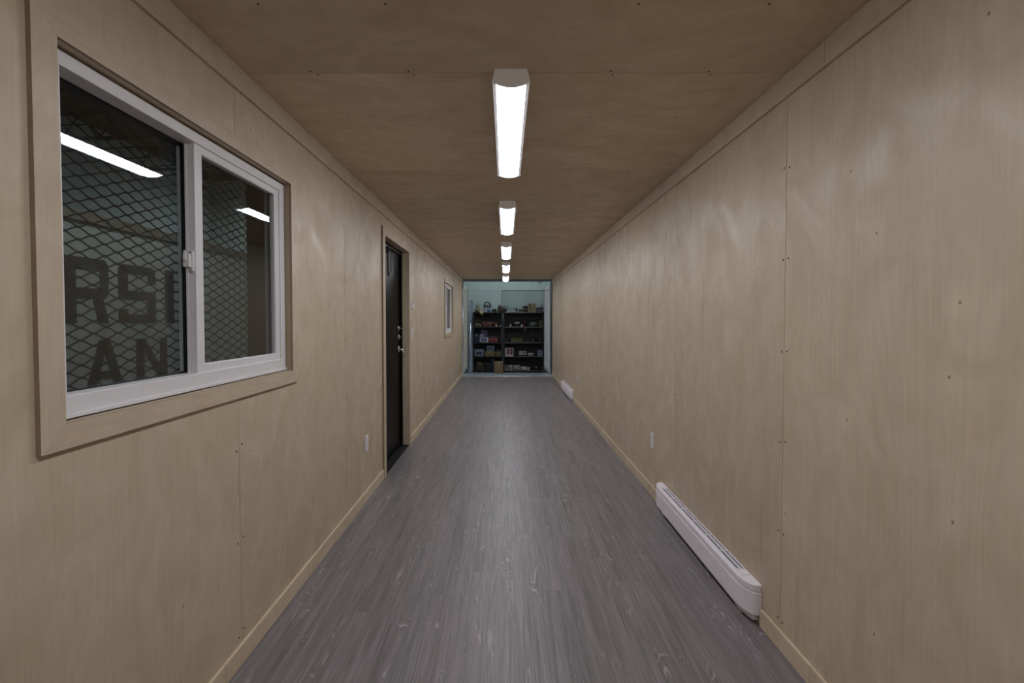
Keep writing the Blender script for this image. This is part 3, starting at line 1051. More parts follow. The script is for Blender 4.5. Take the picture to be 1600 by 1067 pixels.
# lettered container standing across the aisle
CXF = -4.10
cg = thing('shipping_container', 'pale green-grey container with big dark letters seen through the near window', 'container', (CXF, 5.3, FZ))
cy0, cy1, czt = 2.15, 8.25, 2.445
poly = []
npan = 10
pitch = (cy1 - cy0 - 0.3) / npan
MB().box(CXF - 0.05, CXF - 0.01, cy0 + 0.15, cy1 - 0.15, FZ + 0.16, czt - 0.10).build('side_panel', M['cont_green'], cg, world=True)
for i in range(npan - 1):
    y = cy0 + 0.15 + (i + 1) * pitch
    MB().box(CXF - 0.0098, CXF - 0.004, y - 0.012, y + 0.012, FZ + 0.16, czt - 0.10).build('side_rib', M['cont_green'], cg, 0.002, 1, world=True)
MB().box(CXF - 0.09, CXF + 0.012, cy0, cy1, czt - 0.10, czt).build('top_rail', M['brown_rail'], cg, 0.004, 1, world=True)
MB().box(CXF - 0.09, CXF + 0.012, cy0, cy1, FZ + 0.001, FZ + 0.16).build('bottom_rail', M['brown_rail'], cg, 0.004, 1, world=True)
for y in (cy0, cy1 - 0.15):
    MB().box(CXF - 0.15, CXF + 0.010, y, y + 0.15, FZ + 0.16, czt - 0.10).build('corner_post', M['cont_green'], cg, 0.004, 1, world=True)
MB().box(CXF - 2.44, CXF - 0.091, cy0, cy1, FZ + 0.001, czt - 0.03).build('body', M['cont_green'], cg, world=True)


def letter(polys, y0, y1, z0, z1):
    """unit polygons (0..1, y along the wall) mapped onto the container side"""
    mb = MB()
    for pl in polys:
        pl = [(y0 + p[0] * (y1 - y0), z0 + p[1] * (z1 - z0)) for p in pl]
        a = sum(pl[i][0] * pl[(i + 1) % len(pl)][1] - pl[(i + 1) % len(pl)][0] * pl[i][1] for i in range(len(pl)))
        if a < 0:
            pl.reverse()
        mb.prism(pl, CXF - 0.0095, CXF - 0.0025, 0)
    o = mb.build('letter', M['letter'], cg, world=True)
    return fix_normals(o)


def rc(a, b, c_, d):
    return [(a, c_), (b, c_), (b, d), (a, d)]


A_R = [rc(0, .24, 0, 1), rc(.24, .78, .83, 1), rc(.24, .78, .38, .54), [(.78, .38), (.90, .38), (1, .46), (1, .92), (.90, 1), (.78, 1)],
       [(.62, .38), (.86, .38), (1.0, 0), (.74, 0)]]
A_S = [[(.10, .84), (.10, 1.0), (.90, 1.0), (1, .93), (1, .70), (.78, .70), (.78, .84)], [(0, .50), (0, .92), (.10, 1.0), (.24, .84), (.24, .50)],
       rc(0, 1.0, .40, .56), [(.76, .06), (.76, .40), (1, .40), (1, .06), (.92, 0), (.80, 0)], rc(.08, .80, 0, .15), rc(0, .24, .02, .24)]
A_I = [rc(0, 1, 0, 1)]
A_A = [[(0, 0), (.24, 0), (.60, 1), (.36, 1)], [(.76, 0), (1, 0), (.64, 1), (.40, 1)], rc(.22, .78, .20, .36)]
A_N = [rc(0, .24, 0, 1), rc(.76, 1, 0, 1), [(.02, 1), (.26, 1), (.98, 0), (.74, 0)]]
letter(A_R, 4.243, 4.715, 1.355, 2.0)
letter(A_S, 4.835, 5.345, 1.355, 1.99)
letter(A_I, 5.50, 5.64, 1.355, 1.99)
letter(A_A, 4.437, 4.880, 0.69, 1.185)
letter(A_N, 5.055, 5.510, 0.70, 1.180)

# ------------------------------------------------------------------ steel leaning beside the shelves
sc_ = thing('steel_channel', 'tall blue-grey steel channel leaning against the wall beside the shelving', 'steel channel', (-1.035, 13.26, FZ))
mt = Matrix.Rotation(R_(-13), 4, 'X')
MB().box(-0.045, 0.045, -0.004, 0.004, 0.012, 2.20, mt).build('web', M['bluesteel'], sc_)
MB().box(-0.045, -0.040, 0.0042, 0.04, 0.012, 2.20, mt).build('flange', M['bluesteel'], sc_)
MB().box(0.040, 0.045, 0.0042, 0.04, 0.012, 2.20, mt).build('flange', M['bluesteel'], sc_)
pp = thing('steel_pipe', 'bright thin steel pipe standing in front of the leaning channel', 'pipe', (-1.055, 13.10, FZ))
MB().tube([(0, 0, 0.004), (0.018, 0.05, 0.72), (0.045, 0.105, 1.45)], 0.020, 12).build('tube', M['galv'], pp, smooth=True)
MB().lathe([(0.024, 0.0), (0.024, 0.05)], 12, (0, 0, 0.002)).build('end_collar', M['galv'], pp)

# wire grid on the wall above the shelving
wg = thing('wire_grid_panel', 'faint wire grid panel fixed to the wall above the shelves', 'wire panel', (0.50, YW - 0.012, 1.60))
gx0, gx1, gz0_, gz1_ = -0.63, 0.67, 0.0, 0.70
wm = colmat('grey_wire', (0.20, 0.23, 0.23), 0.5, 0.5)
MB().tube([(gx0, 0, gz0_), (gx1, 0, gz0_), (gx1, 0, gz1_), (gx0, 0, gz1_)], 0.006, 6, True).build('frame', wm, wg)
mb = MB()
for i in range(1, 26):
    xx = gx0 + (gx1 - gx0) * i / 26
    mb.box(xx - 0.0016, xx + 0.0016, -0.002, 0.002, gz0_, gz1_)
for i in range(1, 14):
    zz = gz1_ * i / 14
    mb.box(gx0, gx1, -0.004, -0.002, zz - 0.0016, zz + 0.0016)
mb.build('wire_mesh', wm, wg)

# ------------------------------------------------------------------ shelving
SY0, SY1 = 13.40, 13.86
SHZ = [FZ + 0.06, 0.315, 0.725, 1.185, 1.615]


def rack(name, label, x0, x1):
    Rk = thing(name, label, 'shelving', ((x0 + x1) / 2, SY0, FZ), group='charcoal steel shelving')
    for xx in (x0, x1 - 0.04):
        for yy in (SY0, SY1 - 0.04):
            mb = MB().box(xx, xx + 0.04, yy, yy + 0.003, FZ + 0.001, 1.63)
            mb.box(xx if xx == x0 else xx + 0.037, xx + 0.003 if xx == x0 else xx + 0.04, yy + 0.003, yy + 0.04, FZ + 0.001, 1.63)
            mb.build('post', M['rack'], Rk, world=True)
    for z in SHZ:
        s = MB().box(x0 + 0.0035, x1 - 0.0035, SY0 + 0.0035, SY1 - 0.005, z - 0.028, z).build('shelf', M['rack'], Rk, 0.002, 1, world=True)
        MB().box(x0 + 0.042, x1 - 0.042, SY0 + 0.0005, SY0 + 0.0032, z - 0.010, z + 0.001).build('shelf_edge', M['rack_edge'] if x0 > -0.5 else M['rack'], s, world=True)
    MB().box(x0 + 0.004, x1 - 0.004, SY1 - 0.0045, SY1, FZ + 0.02, 1.60).build('shade_panel', M['rack_shade'], Rk, world=True)  # added dark sheet, imitates the shade inside the shelves
    return Rk


rack('shelving_unit', 'narrower dark shelving unit beside the leaning steel channel', -0.968, -0.085)
rack('shelving_unit', 'wider dark shelving unit below the wire grid panel', -0.070, 1.125)


# ------------------------------------------------------------------ goods on the shelves
def zx(v):
    return (v - 533.4) * 0.003192


def C(name, r, g, b, rough=0.6, metal=0.0):
    return colmat(name, (r * 0.62, g * 0.62, b * 0.62), rough, metal)  # goods colours darkened to imitate dimmer light on the shelves


card = C('brown_cardboard', 0.33, 0.22, 0.12, 0.85)
card_d = C('olive_cardboard', 0.20, 0.17, 0.08, 0.85)
tape = C('packing_tape', 0.42, 0.33, 0.20, 0.35)
white = C('white_card', 0.62, 0.63, 0.64, 0.6)
black = C('black_plastic', 0.016, 0.016, 0.017, 0.4)
navy = C('navy_plastic', 0.02, 0.025, 0.085, 0.45)
blue = C('mid_blue_plastic', 0.07, 0.10, 0.24, 0.45)
paleb = C('pale_blue_card', 0.30, 0.44, 0.55, 0.55)
red = C('red_steel', 0.21, 0.016, 0.011, 0.45)
maroon = C('maroon_steel', 0.115, 0.018, 0.015, 0.5)
dred = C('dark_red_plastic', 0.16, 0.012, 0.022, 0.45)
olive = C('olive_drab', 0.12, 0.11, 0.06, 0.8)
yellow = C('yellow_plastic', 0.42, 0.32, 0.03, 0.45)
greyp = C('grey_plastic', 0.18, 0.18, 0.21, 0.5)
lav = C('lavender_grey_plastic', 0.16, 0.15, 0.20, 0.5)
clear = C('milky_tote_plastic', 0.33, 0.40, 0.50, 0.3)
burl = C('tan_burlap', 0.32, 0.27, 0.18, 0.9)
cream = C('cream_cloth', 0.55, 0.47, 0.32, 0.9)
brown = C('dark_brown_leather', 0.055, 0.035, 0.028, 0.6)
steel = C('dull_steel', 0.30, 0.30, 0.30, 0.4, 0.8)
paper = C('white_paper', 0.72, 0.72, 0.72, 0.7)
green = C('grey_green_rope', 0.14, 0.18, 0.13, 0.9)
orange = C('orange_plastic', 0.55, 0.17, 0.07, 0.5)
G2 = None


def span(a, b_):
    return zx((a + b_) / 2), (b_ - a) * 0.003192


def at(a, b_, shelf, dy=0.16):
    x, w_ = span(a, b_)
    return (x, SY0 + dy, SHZ[shelf] + 0.0012), w_


def carton(name, label, a, b_, shelf, h, mat, dy=0.16, d=0.22, tp=True, lab=None, rz=0.0, lift=0.0, cat='box', prints=()):
    loc, w_ = at(a, b_, shelf, dy)
    loc = (loc[0], loc[1], loc[2] + lift)
    o = thing(name, label, cat, loc, rz)
    MB().box(-w_ / 2, w_ / 2, -d / 2, d / 2, 0, h - 0.004).build('body', mat, o, 0.003, 1)
    for s in (-1, 1):
        MB().box(-w_ / 2 + 0.001, w_ / 2 - 0.001, min(s * 0.002, s * (d / 2 - 0.001)), max(s * 0.002, s * (d / 2 - 0.001)), h - 0.0038, h).build('flap', mat, o)
    if tp:
        MB().box(-0.024, 0.024, -d / 2 - 0.0008, -d / 2 - 0.0001, h * 0.72, h - 0.006).build('tape', tape, o)
    if lab:
        lm, u0, u1, v0, v1 = lab
        MB().box(-w_ / 2 + u0 * w_, -w_ / 2 + u1 * w_, -d / 2 - 0.0012, -d / 2 - 0.0001, v0 * h, v1 * h).build('printed_label', lm, o)
    for lm, u0, u1, v0, v1 in prints:
        MB().box(-w_ / 2 + u0 * w_, -w_ / 2 + u1 * w_, -d / 2 - 0.0022, -d / 2 - 0.0013, v0 * h, v1 * h).build('print_mark', lm, o)
    return o


def tote(name, label, a, b_, shelf, h, mat, lidm=None, dy=0.17, d=0.24, lift=0.0, fill=None, cat='tote'):
    loc, w_ = at(a, b_, shelf, dy)
    loc = (loc[0], loc[1], loc[2] + lift)
    o = thing(name, label, cat, loc)
    k = 0.86
    hb = h * (0.88 if lidm else 1.0)
    vs = []
    for (s, z) in ((k, 0.0), (1.0, hb), (0.95, hb), (k * 0.95, 0.006)):
        vs += [(-w_ / 2 * s, -d / 2 * s, z), (w_ / 2 * s, -d / 2 * s, z), (w_ / 2 * s, d / 2 * s, z), (-w_ / 2 * s, d / 2 * s, z)]
    fs = [(0, 3, 2, 1), (12, 13, 14, 15)]
    for i in range(3):
        for q in range(4):
            fs.append((i * 4 + q, i * 4 + (q + 1) % 4, i * 4 + 4 + (q + 1) % 4, i * 4 + 4 + q))
    fix_normals(MB().add(vs, fs).build('tub', mat, o))
    MB().box(-w_ / 2 * 1.03, w_ / 2 * 1.03, -d / 2 * 1.03, -d / 2 * 0.985, hb - 0.016, hb - 0.002).build('rim', mat, o, 0.002, 1)
    if lidm:
        l = MB().box(-w_ / 2 * 1.04, w_ / 2 * 1.04, -d / 2 * 1.04, d / 2 * 1.04, hb + 0.0005, h * 0.95).build('lid', lidm, o, 0.003, 1)
        MB().box(-w_ / 2 * 0.8, w_ / 2 * 0.8, -d / 2 * 0.8, d / 2 * 0.8, h * 0.95 + 0.0003, h).build('lid_panel', lidm, l, 0.003, 1)
    if fill:
        MB().box(-w_ / 2 * 0.62, w_ / 2 * 0.62, -d / 2 * 0.99, -d / 2 * 0.955, hb * 0.35, hb * 0.68).build('side_label', fill, o)
    return o


def blob(prof, n, amp, seed, sx=1.0, sy=1.0):
    rr = random.Random(seed)
    mb = MB().lathe(prof, n, (0, 0, 0), 2, sx, sy)
    mb.v = [(p[0] * (1 + rr.uniform(-amp, amp)), p[1] * (1 + rr.uniform(-amp, amp)), p[2] * (1 + rr.uniform(-amp, amp) * 0.5) if p[2] > 0.02 else p[2]) for p in mb.v]
    return mb


def coil(name, label, a, b_, shelf, r, mat, turns=4, dy=0.12, cat='cable', lift=0.0, tilt=0.0):
    loc, w_ = at(a, b_, shelf, dy)
    o = thing(name, label, cat, (loc[0], loc[1], loc[2] + r + lift))
    R0 = w_ / 2 - r
    pts_ = []
    for i in range(turns * 20 + 1):
        t_ = i / 20
        jit = 0.06 * math.sin(i * 1.7)
        rad = R0 * (0.88 + 0.12 * math.cos(t_ * 2.1) + jit * 0.3)
        pts_.append((rad * math.cos(2 * PI * t_), rad * 0.8 * math.sin(2 * PI * t_), r * 1.7 * t_ * 0.8))
    MB().tube(pts_, r, 6).build('cable', mat, o, smooth=True)
    MB().tube([(R0 * 0.8, -0.02, -r * 0.4), (R0 + r * 1.3, -0.02, turns * r * 0.7), (R0 * 0.75, -0.02, turns * r * 1.5)], r * 0.5, 6).build('tie', steel, o)
    return o


def drill(name, label, a, b_, shelf, bm, hm, dy=0.13, flip=1, cat='power tool', h=0.16, rz=0.0):
    loc, w_ = at(a, b_, shelf, dy)
    o = thing(name, label, cat, loc, rz)
    f = flip
    MB().lathe([(0.020, -0.5 * w_), (0.030, -0.42 * w_), (0.032, 0.12 * w_), (0.024, 0.20 * w_)], 14, (0, 0, h * 0.80), 0, mat=Matrix.Scale(f, 4, (1, 0, 0))).build('motor_body', bm, o)
    MB().lathe([(0.020, 0.2 * w_), (0.018, 0.34 * w_), (0.010, 0.40 * w_), (0.006, 0.5 * w_)], 14, (0, 0, h * 0.80), 0, mat=Matrix.Scale(f, 4, (1, 0, 0))).build('chuck', black, o)
    pl = [(-0.36 * w_ * f, 0.035), (-0.12 * w_ * f, 0.035), (-0.06 * w_ * f, h * 0.66), (-0.28 * w_ * f, h * 0.66)]
    fix_normals(MB().prism(pl, -0.017, 0.017, 1).build('grip', hm, o, 0.003, 1))
    x0_, x1_ = sorted((-0.46 * w_ * f, 0.02 * w_ * f))
    MB().box(x0_, x1_, -0.030, 0.030, 0, 0.0345).build('battery', black, o, 0.004, 1)
    return o


def can(name, label, a, b_, shelf, h, mat, cap, dy=0.10, cat='can', band=None):
    loc, w_ = at(a, b_, shelf, dy)
    o = thing(name, label, cat, loc)
    r = w_ / 2
    MB().lathe([(r * 0.94, 0), (r, 0.004), (r, h * 0.86), (r * 0.9, h * 0.9), (r * 0.45, h * 0.95)], 16).build('body', mat, o)
    MB().lathe([(r * 0.44, h * 0.9505), (r * 0.44, h), (r * 0.3, h * 1.01)], 12).build('cap', cap, o)
    if band:
        MB().lathe([(r * 1.012, h * 0.25), (r * 1.012, h * 0.62)], 16).build('label_band', band, o)
    return o


def toolbox(name, label, a, b_, shelf, h, mat, dy=0.14, d=0.18, cat='toolbox', hm=None):
    loc, w_ = at(a, b_, shelf, dy)
    o = thing(name, label, cat, loc)
    MB().box(-w_ / 2, w_ / 2, -d / 2, d / 2, 0, h * 0.58).build('body', mat, o, 0.004, 1)
    pl = [(-d / 2 - 0.003, h * 0.585), (d / 2 + 0.003, h * 0.585), (d / 2 + 0.003, h * 0.70), (d * 0.3, h * 0.86), (-d * 0.3, h * 0.86), (-d / 2 - 0.003, h * 0.70)]
    fix_normals(MB().prism(pl, -w_ / 2 - 0.003, w_ / 2 + 0.003, 0).build('lid', mat, o, 0.002, 1))
    MB().tube([(-w_ * 0.22, 0, h * 0.862), (-w_ * 0.20, 0, h), (w_ * 0.20, 0, h), (w_ * 0.22, 0, h * 0.862)], 0.007, 8).build('handle', hm or black, o)
    for s in (-1, 1):
        MB().box(s * w_ * 0.28 - 0.012, s * w_ * 0.28 + 0.012, -d / 2 - 0.008, -d / 2 - 0.0032, h * 0.42, h * 0.66).build('latch', steel, o, 0.001, 1)
    return o


# --- top shelf
o = thing('burlap_sack', 'tan slumped sack at the end of the top shelf', 'sack', (zx(272), SY0 + 0.15, SHZ[4] + 0.001))
blob([(0.045, 0.0), (0.082, 0.02), (0.086, 0.07), (0.070, 0.13), (0.040, 0.165)], 14, 0.07, 3).build('bag', burl, o, smooth=True)
blob([(0.026, 0.166), (0.034, 0.178), (0.050, 0.205)], 12, 0.10, 4).build('gathered_neck', burl, o, smooth=True)
MB().lathe([(0.034, 0.162), (0.036, 0.168), (0.034, 0.174)], 12).build('tie_cord', cream, o)

o = thing('cloth_rag', 'cream rag draped over the front edge of the top shelf', 'rag', (zx(308), SY0 + 0.05, SHZ[4] + 0.001))
path = [(0.055, 0.004, 0.9), (0.02, 0.030, 1.1), (-0.015, 0.035, 1.0), (-0.045, 0.014, 1.1), (-0.058, -0.012, 0.9), (-0.060, -0.045, 0.7), (-0.058, -0.075, 0.45)]
vs, fs = [], []
for i, (yy, zz, ww) in enumerate(path):
    for q in range(7):
        u = q / 6 - 0.5
        vs.append((u * 0.115 * ww + 0.012 * i * 0.3, yy + 0.006 * math.sin(q * 2.2 + i), zz + 0.006 * math.cos(q * 1.9 + i) + 0.004))
nn = len(vs)
vs += [(p[0], p[1] - 0.004, p[2] + 0.005) for p in vs]
for i in range(len(path) - 1):
    for q in range(6):
        a = i * 7 + q
        fs += [(a, a + 1, a + 8, a + 7), (nn + a, nn + a + 7, nn + a + 8, nn + a + 1)]
for i in range(len(path) - 1):
    for a, b_ in ((i * 7, i * 7 + 7), (i * 7 + 13, i * 7 + 6)):
        fs.append((a, b_, nn + b_, nn + a))
for q in range(6):
    fs.append((q + 1, q, nn + q, nn + q + 1))
    e_ = (len(path) - 1) * 7 + q
    fs.append((e_, e_ + 1, nn + e_ + 1, nn + e_))
fix_normals(MB().add(vs, fs).build('cloth', cream, o, smooth=True))
MB().tube([(0.04, -0.055, 0.03), (0.055, -0.062, -0.02), (0.050, -0.064, -0.085), (0.060, -0.064, -0.13)], 0.004, 6).build('drawstring', olive, o)

o = thing('carry_tote', 'black tote with a tall arched handle behind the white and blue carton', 'tote bag', (zx(362), SY0 + 0.27, SHZ[4] + 0.001))
MB().box(-0.110, 0.110, -0.07, 0.07, 0, 0.15).build('body', black, o, 0.012, 2)
MB().tube([(0.105 * math.cos(a), 0, 0.15 + 0.165 * math.sin(a)) for a in [PI * i / 16 for i in range(17)]], 0.016, 8).build('handle', black, o, smooth=True)
MB().box(-0.085, 0.085, -0.012, 0.012, 0.1505, 0.235).build('mesh_pocket', greyp, o, 0.02, 3)
carton('white_carton', 'white and pale blue carton in front of the arched-handle tote', 328, 398, 4, 0.135, white, dy=0.11, d=0.13, tp=False,
       lab=(paleb, 0.48, 0.98, 0.05, 0.95), prints=((black, 0.16, 0.26, 0.35, 0.72), (blue, 0.52, 0.95, 0.10, 0.42)))
coil('coiled_cable', 'low dark coil of cable between the white carton and the brown bag', 402, 452, 4, 0.014, black, 4, 0.13)

o = thing('shoulder_bag', 'dark brown slouched bag with a looped strap on the top shelf', 'bag', (zx(503), SY0 + 0.16, SHZ[4] + 0.001))
pl = [(-0.135, 0.0), (0.110, 0.0), (0.135, 0.06), (0.115, 0.13), (-0.02, 0.155), (-0.10, 0.215), (-0.135, 0.15), (-0.150, 0.07)]
fix_normals(MB().prism(pl, -0.07, 0.07, 1).build('body', brown, o, 0.02, 3))
MB().tube([(-0.10, -0.03, 0.20), (-0.02, -0.05, 0.185), (0.08, -0.055, 0.170), (0.160, -0.05, 0.172), (0.172, -0.05, 0.140), (0.13, -0.06, 0.07), (0.09, -0.072, 0.03)], 0.011, 8).build('strap', black, o, smooth=True)
MB().box(-0.06, 0.06, -0.079, -0.0705, 0.03, 0.10).build('front_pocket', brown, o, 0.006, 2)

o = thing('wire_stand', 'small wire-framed stand on a white base on the top shelf', 'stand', (zx(596), SY0 + 0.10, SHZ[4] + 0.001))
MB().box(-0.075, 0.075, -0.03, 0.03, 0, 0.018).build('base', white, o, 0.004, 1)
MB().tube([(-0.070, 0, 0.020), (-0.078, 0, 0.075), (-0.06, 0, 0.118), (0.05, 0, 0.118), (0.068, 0, 0.075), (0.060, 0, 0.020)], 0.006, 8, True).build('wire_frame', black, o, smooth=True)
MB().tube([(-0.072, 0, 0.070), (0.066, 0, 0.070)], 0.0025, 6).build('cross_wire', steel, o)
drill('cordless_drill', 'black cordless drill beside the wire stand on the top shelf', 614, 650, 4, black, black, flip=-1, h=0.125)
o = thing('angle_grinder', 'dark brown-bodied grinder lying on a pale tray on the top shelf', 'power tool', (zx(698), SY0 + 0.13, SHZ[4] + 0.001))
MB().box(-0.085, 0.095, -0.06, 0.05, 0, 0.016).build('tray', cream, o, 0.003, 1)
MB().lathe([(0.030, -0.13), (0.042, -0.10), (0.040, 0.02), (0.030, 0.06), (0.034, 0.09)], 14, (0, 0, 0.064), 0).build('motor_body', brown, o)
MB().lathe([(0.052, -0.012), (0.052, 0.004), (0.012, 0.006)], 18, (0.105, 0, 0.060), 0).build('guard', black, o)
MB().tube([(-0.03, 0, 0.10), (-0.03, 0.0, 0.165), (0.02, 0, 0.185), (0.06, 0, 0.165)], 0.006, 8).build('cord', black, o, smooth=True)
o = thing('camera_case', 'small black case next to the tall tan carton', 'case', (zx(722), SY0 + 0.26, SHZ[4] + 0.001))
MB().box(-0.075, 0.065, -0.05, 0.05, 0, 0.165).build('body', black, o, 0.01, 2)
MB().box(-0.079, 0.069, -0.054, 0.054, 0.1655, 0.195).build('lid', black, o, 0.01, 2)
carton('tall_carton', 'tall tan cardboard carton on the top shelf', 742, 815, 4, 0.262, burl, dy=0.18, d=0.24, prints=((olive, 0.18, 0.36, 0.2, 0.95),))
tote('lidded_bin', 'lavender-grey bin at the far end of the top shelf', 818, 884, 4, 0.155, lav, lav)
o = thing('spray_bottle', 'small purple-grey bottle standing behind the lavender bin', 'bottle', (zx(872), SY0 + 0.36, SHZ[4] + 0.001))
MB().lathe([(0.03, 0), (0.034, 0.01), (0.034, 0.16), (0.016, 0.20)], 14).build('body', lav, o)
MB().lathe([(0.014, 0.2005), (0.018, 0.21), (0.018, 0.245)], 10).build('cap', lav, o)

# --- second shelf
carton('parts_box', 'olive parts box at the end of the second shelf', 247, 300, 3, 0.115, olive, tp=False, prints=((burl, 0.1, 0.9, 0.55, 0.85),))
o = thing('canvas_roll', 'dark olive canvas roll lying on the parts box', 'roll', (zx(275), SY0 + 0.16, SHZ[3] + 0.12))
MB().lathe([(0.04, -0.085), (0.048, -0.08), (0.048, 0.08), (0.04, 0.085)], 14, (0, 0, 0.050), 0).build('roll', olive, o)
for s in (-0.045, 0.045):
    MB().lathe([(0.0495, s - 0.008), (0.0495, s + 0.008)], 14, (0, 0, 0.050), 0).build('strap', brown, o)
can('spray_can', 'small silver-capped can in front of the second shelf toolbox', 290, 308, 3, 0.085, greyp, white, dy=0.04)
toolbox('red_toolbox', 'dark red steel toolbox on the second shelf', 313, 412, 3, 0.185, maroon)
o = thing('pliers', 'orange-handled pliers lying at the shelf edge beside the red toolbox', 'pliers', (zx(462), SY0 + 0.06, SHZ[3] + 0.001))
for s in (-1, 1):
    MB().tube([(-0.075, s * 0.012, 0.012), (0.0, s * 0.006, 0.012), (0.05, s * 0.028, 0.014), (0.095, s * 0.026, 0.016)], [0.006, 0.009, 0.010, 0.010], 8).build('handle', orange, o, smooth=True)
MB().lathe([(0.014, 0.003), (0.014, 0.021)], 10, (-0.01, 0, 0.0)).build('pivot', steel, o)
drill('orange_drill', 'orange and black drill behind the pliers on the second shelf', 415, 475, 3, orange, black, dy=0.20, h=0.135)
can('glue_bottle', 'small pale bottle beside the orange drill', 440, 456, 3, 0.075, cream, orange, dy=0.045, cat='bottle')
can('spool', 'small pinkish spool at the inner end of the second shelf', 478, 494, 3, 0.060, C('pinkish_plastic', 0.45, 0.26, 0.22), white, dy=0.05, cat='spool')
can('white_cup', 'small white cup on the second shelf by the middle posts', 571, 587, 3, 0.085, white, white, dy=0.05, cat='cup')
drill('heat_gun', 'white and black heat gun on the second shelf', 596, 664, 3, white, black, dy=0.12, flip=-1, h=0.145)
o = thing('tape_dispenser', 'small white tape dispenser in front of the dark red tool', 'tape dispenser', (zx(683), SY0 + 0.05, SHZ[3] + 0.001))
MB().box(-0.035, 0.035, -0.014, 0.014, 0, 0.030).build('base', white, o, 0.004, 1)
MB().lathe([(0.026, -0.009), (0.026, 0.009)], 16, (0.0, 0, 0.050), 1).build('roll', cream, o)
drill('red_driver', 'dark red impact driver standing on the second shelf', 688, 738, 3, dred, dred, dy=0.19, h=0.175)
coil('green_rope', 'grey-green coil of rope on the second shelf', 748, 832, 3, 0.017, green, 5, 0.16, 'rope')
carton('brown_carton', 'dark brown carton at the far end of the second shelf', 838, 884, 3, 0.19, C('dark_card', 0.10, 0.075, 0.045, 0.85), dy=0.20)
o = thing('hanging_tongs', 'steel tongs hanging below the second shelf', 'tongs', (zx(714), SY0 - 0.004, SHZ[3] - 0.03))
for s in (-1, 1):
    MB().tube([(0, 0, 0.012), (s * 0.030, -0.004, -0.05), (s * 0.034, -0.004, -0.10), (s * 0.018, -0.004, -0.145)], 0.0055, 8).build('arm', steel, o, smooth=True)
MB().lathe([(0.010, -0.008), (0.010, 0.002)], 10, (0, 0, 0.008), 1).build('pivot', steel, o)

# --- third shelf
tote('blue_bin', 'navy blue bin at the end of the third shelf', 244, 290, 2, 0.165, navy)
o = thing('plastic_bag', 'pale crumpled bag sitting on the navy blue bin', 'bag', (zx(264), SY0 + 0.15, SHZ[2] + 0.168))
blob([(0.055, 0.0), (0.058, 0.02), (0.045, 0.05), (0.038, 0.07), (0.012, 0.085)], 10, 0.16, 9).build('crumpled_film', clear, o, smooth=True)
carton('labelled_box', 'white box with a grey-blue label on the third shelf', 294, 374, 2, 0.150, C('lilac_white_card', 0.56, 0.53, 0.62), dy=0.14, tp=False, lab=(C('slate_blue_print', 0.14, 0.17, 0.27), 0.14, 0.82, 0.12, 0.84))
carton('purple_box', 'dark purple box stacked on the white labelled box', 292, 368, 2, 0.105, C('dark_purple_card', 0.07, 0.055, 0.12), dy=0.15, tp=False, lab=(C('lilac_print', 0.34, 0.28, 0.38), 0.02, 0.55, 0.10, 0.92), lift=0.1515)
carton('dark_blue_box', 'dark blue box topping the stack on the third shelf', 302, 366, 2, 0.115, C('ink_blue_card', 0.045, 0.055, 0.11), dy=0.16, tp=False, lab=(C('dull_blue_print', 0.10, 0.12, 0.18), 0.15, 0.7, 0.2, 0.8), lift=0.2580)
toolbox('red_case', 'low red case on the third shelf beside the stacked boxes', 380, 462, 2, 0.165, red, hm=steel)
o = thing('folded_leaflet', 'pale folded leaflet lying on top of the low red case', 'leaflet', (zx(415), SY0 + 0.145, SHZ[2] + 0.172))
MB().box(-0.105, 0.105, -0.05, 0.05, 0.0, 0.004).build('sheet', C('beige_paper', 0.42, 0.36, 0.32), o)
MB().box(-0.100, 0.095, -0.048, 0.045, 0.0045, 0.008).build('fold', C('beige_paper', 0.42, 0.36, 0.32), o)
o = thing('yardstick', 'thin reddish stick leaning in the corner of the third shelf', 'stick', (zx(492), SY0 + 0.05, SHZ[2] + 0.001))
MB().box(-0.008, 0.008, -0.003, 0.003, 0, 0.40, Matrix.Rotation(R_(-2), 4, 'X')).build('stick', C('faded_red_wood', 0.24, 0.09, 0.07), o)
MB().box(-0.010, 0.010, -0.005, 0.005, 0, 0.02).build('tip', steel, o)
drill('small_sander', 'dark brown sander next to the middle posts on the third shelf', 528, 582, 2, brown, black, dy=0.13, h=0.12)
o = thing('socket_set', 'open yellow and black socket set on the third shelf', 'socket set', (zx(640), SY0 + 0.12, SHZ[2] + 0.001))
MB().box(-0.19, 0.19, -0.075, 0.075, 0, 0.045).build('tray', black, o, 0.006, 1)
MB().box(-0.19, 0.19, 0.077, 0.097, 0.01, 0.145, Matrix.Rotation(R_(-6), 4, 'X')).build('lid', C('olive_yellow_plastic', 0.16, 0.125, 0.02), o, 0.006, 1)
for i in range(7):
    MB().lathe([(0.013, 0), (0.015, 0.03 + 0.006 * (i % 3))], 10, (-0.15 + i * 0.05, -0.02 + 0.02 * (i % 2), 0.0452)).build('socket', yellow if i in (1, 2, 4, 5) else steel, o)
carton('black_case', 'low black case on the third shelf beside the socket set', 712, 768, 2, 0.065, black, tp=False, cat='case')
drill('black_saw', 'black saw with a grey handle on the third shelf', 770, 836, 2, black, greyp, dy=0.14, h=0.125)
coil('black_hose', 'black coiled hose at the far end of the third shelf', 832, 882, 2, 0.015, black, 4, 0.13, 'hose')

